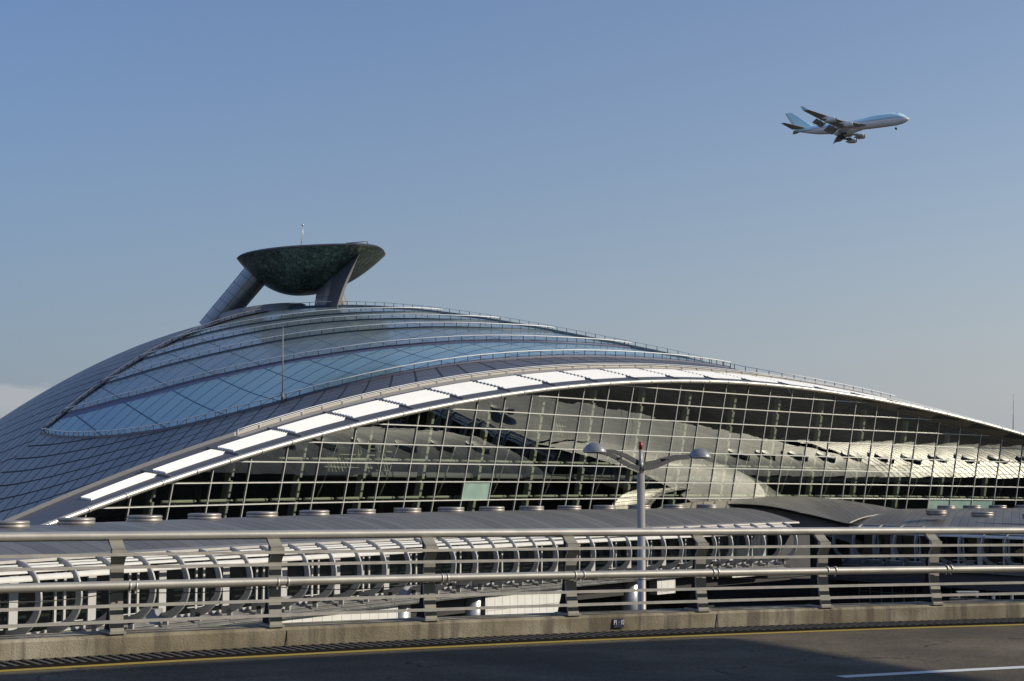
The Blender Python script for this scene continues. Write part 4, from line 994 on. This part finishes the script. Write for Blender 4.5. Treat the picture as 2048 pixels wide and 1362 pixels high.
# ------------------------------------------------------------------ jumbo jet
def jet():
    o = empty('airliner'); tag(o, 'pale blue and white four engined jumbo jet flying with its wheels down', 'aeroplane')
    def livery():
        t = NT('airliner_paint'); sp = t.n('ShaderNodeSeparateXYZ'); t.l(t.obj(), sp.inputs[0]); z = sp.outputs[2]
        up = t.math('GREATER_THAN', z, .35); st = t.math('MULTIPLY', t.math('GREATER_THAN', z, -.05), t.math('LESS_THAN', z, .35))
        base = t.mix(up, (.92, .89, .84, 1), (.64, .91, .96, 1)); base = t.mix(st, base, (.33, .36, .40, 1))
        x = sp.outputs[0]
        fr = t.math('GREATER_THAN', t.math('FRACT', t.math('MULTIPLY', x, .9)), .55)
        def row(z0, z1, x0, x1):
            m = t.math('MULTIPLY', t.math('GREATER_THAN', z, z0), t.math('LESS_THAN', z, z1)); m = t.math('MULTIPLY', m, t.math('GREATER_THAN', x, x0)); return t.math('MULTIPLY', m, t.math('LESS_THAN', x, x1))
        w = t.math('MAXIMUM', row(.6, .95, -24, 27), row(2.75, 3.1, 11, 27)); w = t.math('MULTIPLY', w, fr)
        base = t.mix(t.math('MULTIPLY', w, .75), base, (.05, .07, .10, 1))
        base = t.mix(row(3.15, 3.65, 27.3, 29.6), base, (.03, .04, .05, 1))
        b = t.bsdf(Base_Color=base, Roughness=.3); return t.done(b.outputs[0])
    LV = livery(); BL = plain('tail_blue', (.62, .89, .94), .35, 0., .04, .2); WG = plain('wing_grey', (.42, .405, .38), .45, .1, .12, .3); DK = plain('gear_dark', (.05, .05, .05), .7, 0., .2, 1.); EN = plain('nacelle_paint', (.78, .76, .72), .35, .1, .05, .4); FA = plain('fan_dark', (.015, .015, .015), .5, .3, .2, 1.)
    # fuselage stations: x, zc, half width, half height
    st = [(35.2, -.9, .05, .05), (34.8, -.85, .6, .6), (33.5, -.6, 1.5, 1.6), (31.5, -.25, 2.35, 2.7), (29, .15, 2.9, 3.6), (25, .35, 3.2, 4.0), (18, .4, 3.25, 4.05), (13, .3, 3.25, 3.9), (9, .05, 3.25, 3.5), (5, 0, 3.25, 3.3), (-14, 0, 3.25, 3.25), (-20, .35, 2.9, 2.9), (-26, 1.0, 2.1, 2.15), (-31, 1.55, 1.2, 1.3), (-34.5, 1.9, .5, .6), (-35.3, 2., .1, .1)]
    P = []
    for j in range(33):
        a = 2*PI*j/32; P.append([(x, w*math.cos(a), zc+h*math.sin(a)) for x, zc, w, h in st])
    b = MB(); b.grid(P); b.build('fuselage', LV, o)
    def foil(root, tip, m, name, par=o, cr=8., ct=3., tr=.11, tt=.09, vert=False, mid=None):
        secs = [(root, cr, tr)]+([mid] if mid else [])+[(tip, ct, tt)]; b = MB(); P = []
        prof = [(0, 0), (.02, .35), (.12, .8), (.35, 1.), (.7, .6), (1, .03), (.7, -.3), (.35, -.5), (.12, -.45), (.02, -.25), (0, 0)]
        for (q, c, t) in secs:
            row = []
            for x, y in prof:
                d = y*c*t*.6
                row.append((q[0]-x*c, q[1]+(d if vert else 0), q[2]+(0 if vert else d)))
            P.append(row)
        b.grid(P, smooth=True); b.poly(P[-1]); return b.build(name, m, par)
    for s in (-1, 1):
        w = foil((10.5, s*2.6, -1.7), (-15.6, s*31.5, 2.0), WG, 'wing', cr=16.5, ct=3.6, tr=.12, tt=.09, mid=((-1.8, s*12.5, -.5), 9.2, .1))
        b = MB(); q = [(-15.8, s*31.5, 2.1), (-19.2, s*31.6, 2.1), (-20.2, s*32.6, 4.3), (-19.0, s*32.6, 4.3)]; b.prism(q, (0, .12*s, 0)); b.build('winglet', BL, w)
        # trailing flaps, lowered
        for (y0, y1, x0, x1, c, z0, z1) in ((3.4, 11.0, -6.6, -9.6, 4.6, -2.2, -1.4), (13.2, 21.5, -11.2, -14.2, 3.2, -1.2, -.2)):
            b = MB(); A = [(x0, s*y0, z0), (x1, s*y1, z1), (x1-c*.8, s*y1, z1-c*.62), (x0-c*.8, s*y0, z0-c*.62)]; b.prism(A, (0, 0, -.28)); b.build('flap', WG, w)
            for f in (.25, .75):
                p = np.array([x0+(x1-x0)*f, s*(y0+(y1-y0)*f), z0+(z1-z0)*f-.4]); b = MB(); b.tube([p+np.array([3.2, 0, .2]), p+np.array([0, 0, -.5]), p+np.array([-3.4, 0, -2.2])], [.15, .5, .12], 8); b.build('flap_fairing', WG, w)
        for (ey, ex, ez) in ((11.7, 5.2, -3.5), (21.0, -2.6, -2.3)):
            e = empty('engine', (ex, s*ey, ez)); e.parent = o
            b = MB(); b.tube([(0, 0, 0), (-.25, 0, 0), (-1.4, 0, 0), (-3.6, 0, 0), (-5., 0, 0)], [1.28, 1.5, 1.6, 1.42, 1.15], 20, caps=False); b.tube([(-4.0, 0, 0), (-5.4, 0, 0), (-6.6, 0, .05)], [.95, .72, .2], 14); b.build('nacelle', EN, e)
            b = MB(); b.tube([(-.35, 0, 0), (-.5, 0, 0)], 1.3, 20); b.tube([(-4.4, 0, 0), (-4.6, 0, 0)], 1.15, 16); b.build('fan', FA, e)
            b = MB(); b.prism([(-1., -.18, 1.4), (-5.2, -.18, 2.4), (-9, -.18, 1.9), (-5.5, -.18, .9)], (0, .36, 0)); b.build('pylon', EN, e)
        foil((-27.2, s*1.2, 2.2), (-37.0, s*11.1, 3.6), WG, 'tailplane', cr=8.6, ct=2.6)
        # main gear
        for (gx, gy) in ((-2.5, 5.5), (-5.6, 1.9)):
            gg = MB(); gg.tube([(gx, s*gy, -2.4), (gx, s*gy, -6.1)], .28, 10); gg.bar((gx+1., s*gy, -6.2), (gx-1., s*gy, -6.2), .3, .3); gg.bar((gx-1.5, s*gy, -2.6), (gx, s*gy, -4.8), .2, .2)
            gear = gg.build('landing_gear', WG, o)
            for dx in (-.85, .85):
                for dy in (-.55, .55):
                    b = MB(); b.tube([(gx+dx, s*gy+dy-.22, -6.25), (gx+dx, s*gy+dy+.22, -6.25)], .66, 14); b.build('wheel', DK, gear)
            b = MB(); b.box((gx+.2, s*(gy+.9), -3.7), (1.3, 0, 0), (0, .06, .1), (0, 0, .9)); b.build('gear_door', WG, gear)
    foil((-22.2, 0, 2.6), (-36.4, 0, 13.6), BL, 'tail_fin', cr=12.2, ct=4.2, tr=.1, tt=.09, vert=True)
    b = MB(); b.tube([(6.5, 0, -2.7), (0, 0, -3.1), (-8, 0, -2.9), (-12, 0, -2.2)], [.4, 2.6, 2.6, .5], 16); b.build('wing_fairing', EN, o)
    gg = MB(); gg.tube([(27.2, 0, -2.4), (27.2, 0, -5.6)], .2, 8); gear = gg.build('landing_gear', EN, o)
    for dy in (-.4, .4):
        b = MB(); b.tube([(27.2, dy-.18, -5.7), (27.2, dy+.18, -5.7)], .62, 14); b.build('wheel', DK, gear)
    return o
plane = jet()
pc = at(1701, 251.5, 895.); plane.location = tuple(pc)
hd = -.50
plane.rotation_mode = 'XYZ'
plane.matrix_world = Matrix.Translation(Vector(pc)) @ Matrix.Rotation(hd, 4, 'Z') @ Matrix.Rotation(rad(-1.2), 4, 'Y') @ Matrix.Rotation(rad(-5.5), 4, 'X')

# ------------------------------------------------------------------ unseen slab added over the road, shaped to cast the carriageway shadow
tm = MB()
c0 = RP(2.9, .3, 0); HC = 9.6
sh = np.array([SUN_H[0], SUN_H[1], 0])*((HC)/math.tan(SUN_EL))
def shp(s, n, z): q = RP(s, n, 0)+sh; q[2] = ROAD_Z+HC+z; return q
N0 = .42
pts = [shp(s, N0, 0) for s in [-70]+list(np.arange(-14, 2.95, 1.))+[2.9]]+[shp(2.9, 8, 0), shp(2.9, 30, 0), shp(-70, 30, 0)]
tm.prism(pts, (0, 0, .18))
term = tm.build('shadow_slab', M['terminal']); tag(term, 'unseen dark slab added behind the viewer to cast the road shadow', 'canopy')
b = MB()
for s in (-30, -12, 2): q = shp(s-3, 20, 0); b.tube([(q[0], q[1], ROAD_Z), (q[0], q[1], ROAD_Z+HC)], .5, 16)
b.build('column', M['column'], term)
# terminal frontage far to the right, dark against the light
def block(name, x0, y0, x1, y1, z1, m, label, cat_, depth=30, storeys=4):
    a, c = np.array([x0, y0, 0.]), np.array([x1, y1, 0.]); d = (c-a); L = np.linalg.norm(d); d /= L; nn = np.array([d[1], -d[0], 0])
    o = empty(name, ((x0+x1)/2, (y0+y1)/2, GROUND_Z)); tag(o, label, cat_); oi = np.array(o.location)
    b = MB(); b.box((a+c)/2+nn*depth/2+np.array([0, 0, (GROUND_Z+z1)/2]), d*L/2, nn*depth/2, (0, 0, (z1-GROUND_Z)/2)); rel(b, oi).build('wall', m, o)
    for k in range(storeys):
        z = GROUND_Z+1+(z1-GROUND_Z-1)*(k+.5)/storeys
        b = MB(); b.box((a+c)/2-nn*.05+np.array([0, 0, z]), d*(L/2-1), nn*.06, (0, 0, (z1-GROUND_Z)/storeys*.28)); rel(b, oi).build('window_band', M['win_glass'], o)
    return o
block('terminal_building', 118, 40, 330, 130, 7., M['terminal'], 'long dark terminal building beyond the right edge of the view', 'building')
block('distant_building', -100., 412, -133., 404, at(8, 826, 410)[2], M['far_white'], 'small white building showing past the left foot of the dome', 'building', depth=12, storeys=14)

# ------------------------------------------------------------------ small things at the lower level
def bench(px, y, Y, w, m, label):
    q = at(px, y, Y); o = empty('bench', (q[0], q[1], q[2]-.46)); tag(o, label, 'bench')
    b = MB(); b.box((0, 0, .46), (w, 0, 0), (0, .3, 0), (0, 0, .05)); b.build('seat', m, o)
    for x in (-w*.85, w*.85):
        b = MB(); b.box((x, 0, .205), (.06, 0, 0), (0, .26, 0), (0, 0, .205)); b.build('leg', M['silver'], o)
yb = 990+(-(GROUND_Z+.46))*F_PX/152
bench(1335, yb-1, 152., 1.1, M['bench'], 'low orange timber bench at ground level beyond the parapet')
q0, q1 = at(1902, 1196, 132.), at(2080, 1190, 126.)
b = MB(); b.bar((q0+q1)/2*0+q0*np.array([1, 1, 0])+np.array([0, 0, (q0[2]+GROUND_Z)/2]), q1*np.array([1, 1, 0])+np.array([0, 0, (q0[2]+GROUND_Z)/2]), .5, q0[2]-GROUND_Z)
tag(b.build('low_wall', M['stone']), 'low stone wall carrying two pale benches under the shaded wing', 'wall')
for px, lb in ((1935, 'left of two pale benches on the low stone wall at the right'), (2005, 'right of two pale benches on the low stone wall at the right')):
    f = (px-1902)/178.; p = q0+(q1-q0)*f; o_y = p[1]
    bench(px, 990-(q0[2]+.46)*F_PX/o_y, o_y, .9, M['white_steel'], lb)

# ------------------------------------------------------------------ sky, cloud, sun
w = bpy.data.worlds.new('World'); sc.world = w; w.use_nodes = True; nt = w.node_tree; nt.nodes.clear()
out = nt.nodes.new('ShaderNodeOutputWorld'); bg = nt.nodes.new('ShaderNodeBackground'); sky = nt.nodes.new('ShaderNodeTexSky')
sky.sky_type = 'NISHITA'; sky.sun_disc = False; sky.sun_elevation = SUN_EL; sky.sun_rotation = -math.atan2(SUN[0], SUN[1])
sky.altitude = 0; sky.air_density = 1.6; sky.dust_density = .5; sky.ozone_density = 6.0
bg.inputs['Strength'].default_value = .113
def wn(t, **k):
    n = nt.nodes.new(t)
    for a, b in k.items(): setattr(n, a, b)
    return n
def wm_(op, a, b=0., clamp=False):
    n = wn('ShaderNodeMath', operation=op, use_clamp=clamp)
    for i, v in enumerate((a, b)):
        if isinstance(v, (int, float)): n.inputs[i].default_value = v
        else: nt.links.new(v, n.inputs[i])
    return n.outputs[0]
tint = wn('ShaderNodeMix', data_type='RGBA', blend_type='MULTIPLY'); tint.inputs[0].default_value = 1; tint.inputs[7].default_value = (1.02, .91, 1.03, 1); nt.links.new(sky.outputs[0], tint.inputs[6])
tc = wn('ShaderNodeTexCoord'); sp = wn('ShaderNodeSeparateXYZ'); nt.links.new(tc.outputs['Generated'], sp.inputs[0])
az = wm_('DIVIDE', sp.outputs[0], wm_('MAXIMUM', sp.outputs[1], .05))
azc = wm_('MINIMUM', wm_('MAXIMUM', az, -.45), .45)
cb = wn('ShaderNodeCombineXYZ')
for i, k in enumerate((.55, .32, .10)): nt.links.new(wm_('ADD', wm_('MULTIPLY', azc, k), 1.), cb.inputs[i])
fw = wn('ShaderNodeMix', data_type='RGBA', blend_type='MULTIPLY'); fw.inputs[0].default_value = 1; nt.links.new(tint.outputs[2], fw.inputs[6]); nt.links.new(cb.outputs[0], fw.inputs[7])
hz = wn('ShaderNodeMix', data_type='RGBA'); hz.inputs[6].default_value = (2.15, 2.75, 3.7, 1); hz.inputs[7].default_value = (3.4, 3.85, 4.5, 1); nt.links.new(wm_('MULTIPLY', wm_('ADD', azc, .34), 1.47, True), hz.inputs[0])
hf = wm_('MULTIPLY', wm_('POWER', 2.718, wm_('MULTIPLY', wm_('MAXIMUM', sp.outputs[2], 0.), -7.)), 1.)
hm_ = wn('ShaderNodeMix', data_type='RGBA'); nt.links.new(hf, hm_.inputs[0]); nt.links.new(fw.outputs[2], hm_.inputs[6]); nt.links.new(hz.outputs[2], hm_.inputs[7])
# a low bank of cloud on the left horizon
mp = wn('ShaderNodeMapping'); mp.inputs['Scale'].default_value = (22, 22, 60); nt.links.new(tc.outputs['Generated'], mp.inputs['Vector'])
no = wn('ShaderNodeTexNoise'); no.inputs['Detail'].default_value = 6; no.inputs['Scale'].default_value = 1.6; nt.links.new(mp.outputs[0], no.inputs['Vector'])
nz = wm_('MULTIPLY', wm_('SUBTRACT', no.outputs[0], .5), .022)
top = wm_('ADD', wm_('MULTIPLY', wm_('ADD', az, .30), -.20), .066)
m1 = wm_('DIVIDE', wm_('SUBTRACT', wm_('ADD', top, nz), sp.outputs[2]), .007, True)
m2 = wm_('DIVIDE', wm_('SUBTRACT', wm_('ADD', -.275, wm_('MULTIPLY', nz, 2.)), az), .03, True)
m3 = wm_('DIVIDE', wm_('ADD', sp.outputs[2], -.036), .02, True)
cm_ = wm_('MULTIPLY', wm_('MULTIPLY', m1, m2), wm_('MULTIPLY', m3, wm_('MULTIPLY', wm_('GREATER_THAN', sp.outputs[1], 0.), .62)))
cl = wn('ShaderNodeMix', data_type='RGBA'); nt.links.new(cm_, cl.inputs[0]); nt.links.new(hm_.outputs[2], cl.inputs[6]); cl.inputs[7].default_value = (4.3, 4.35, 4.5, 1)
nt.links.new(cl.outputs[2], bg.inputs['Color']); nt.links.new(bg.outputs[0], out.inputs['Surface'])

sl = bpy.data.lights.new('sun', 'SUN'); sl.energy = 4.6; sl.angle = rad(.5); sl.color = (1., .92, .78)
so = bpy.data.objects.new('sun', sl); COL.objects.link(so); so.rotation_euler = Vector(tuple(SUN)).to_track_quat('Z', 'Y').to_euler()

# ------------------------------------------------------------------ camera
cam = bpy.data.cameras.new('camera'); cam.sensor_width = 36; cam.lens = F_PX/2048*36; cam.clip_start = .1; cam.clip_end = 20000
co = bpy.data.objects.new('camera', cam); COL.objects.link(co); co.location = (0, 0, 0); co.rotation_euler = (PI/2+PITCH, 0, 0); sc.camera = co
sc.view_settings.view_transform = 'Standard'; sc.view_settings.look = 'None'; sc.view_settings.exposure = 0; sc.view_settings.gamma = 1
sc.cycles.max_bounces = 8; sc.cycles.transparent_max_bounces = 12; sc.cycles.use_denoising = True; sc.cycles.caustics_reflective = False; sc.cycles.sample_clamp_indirect = 4
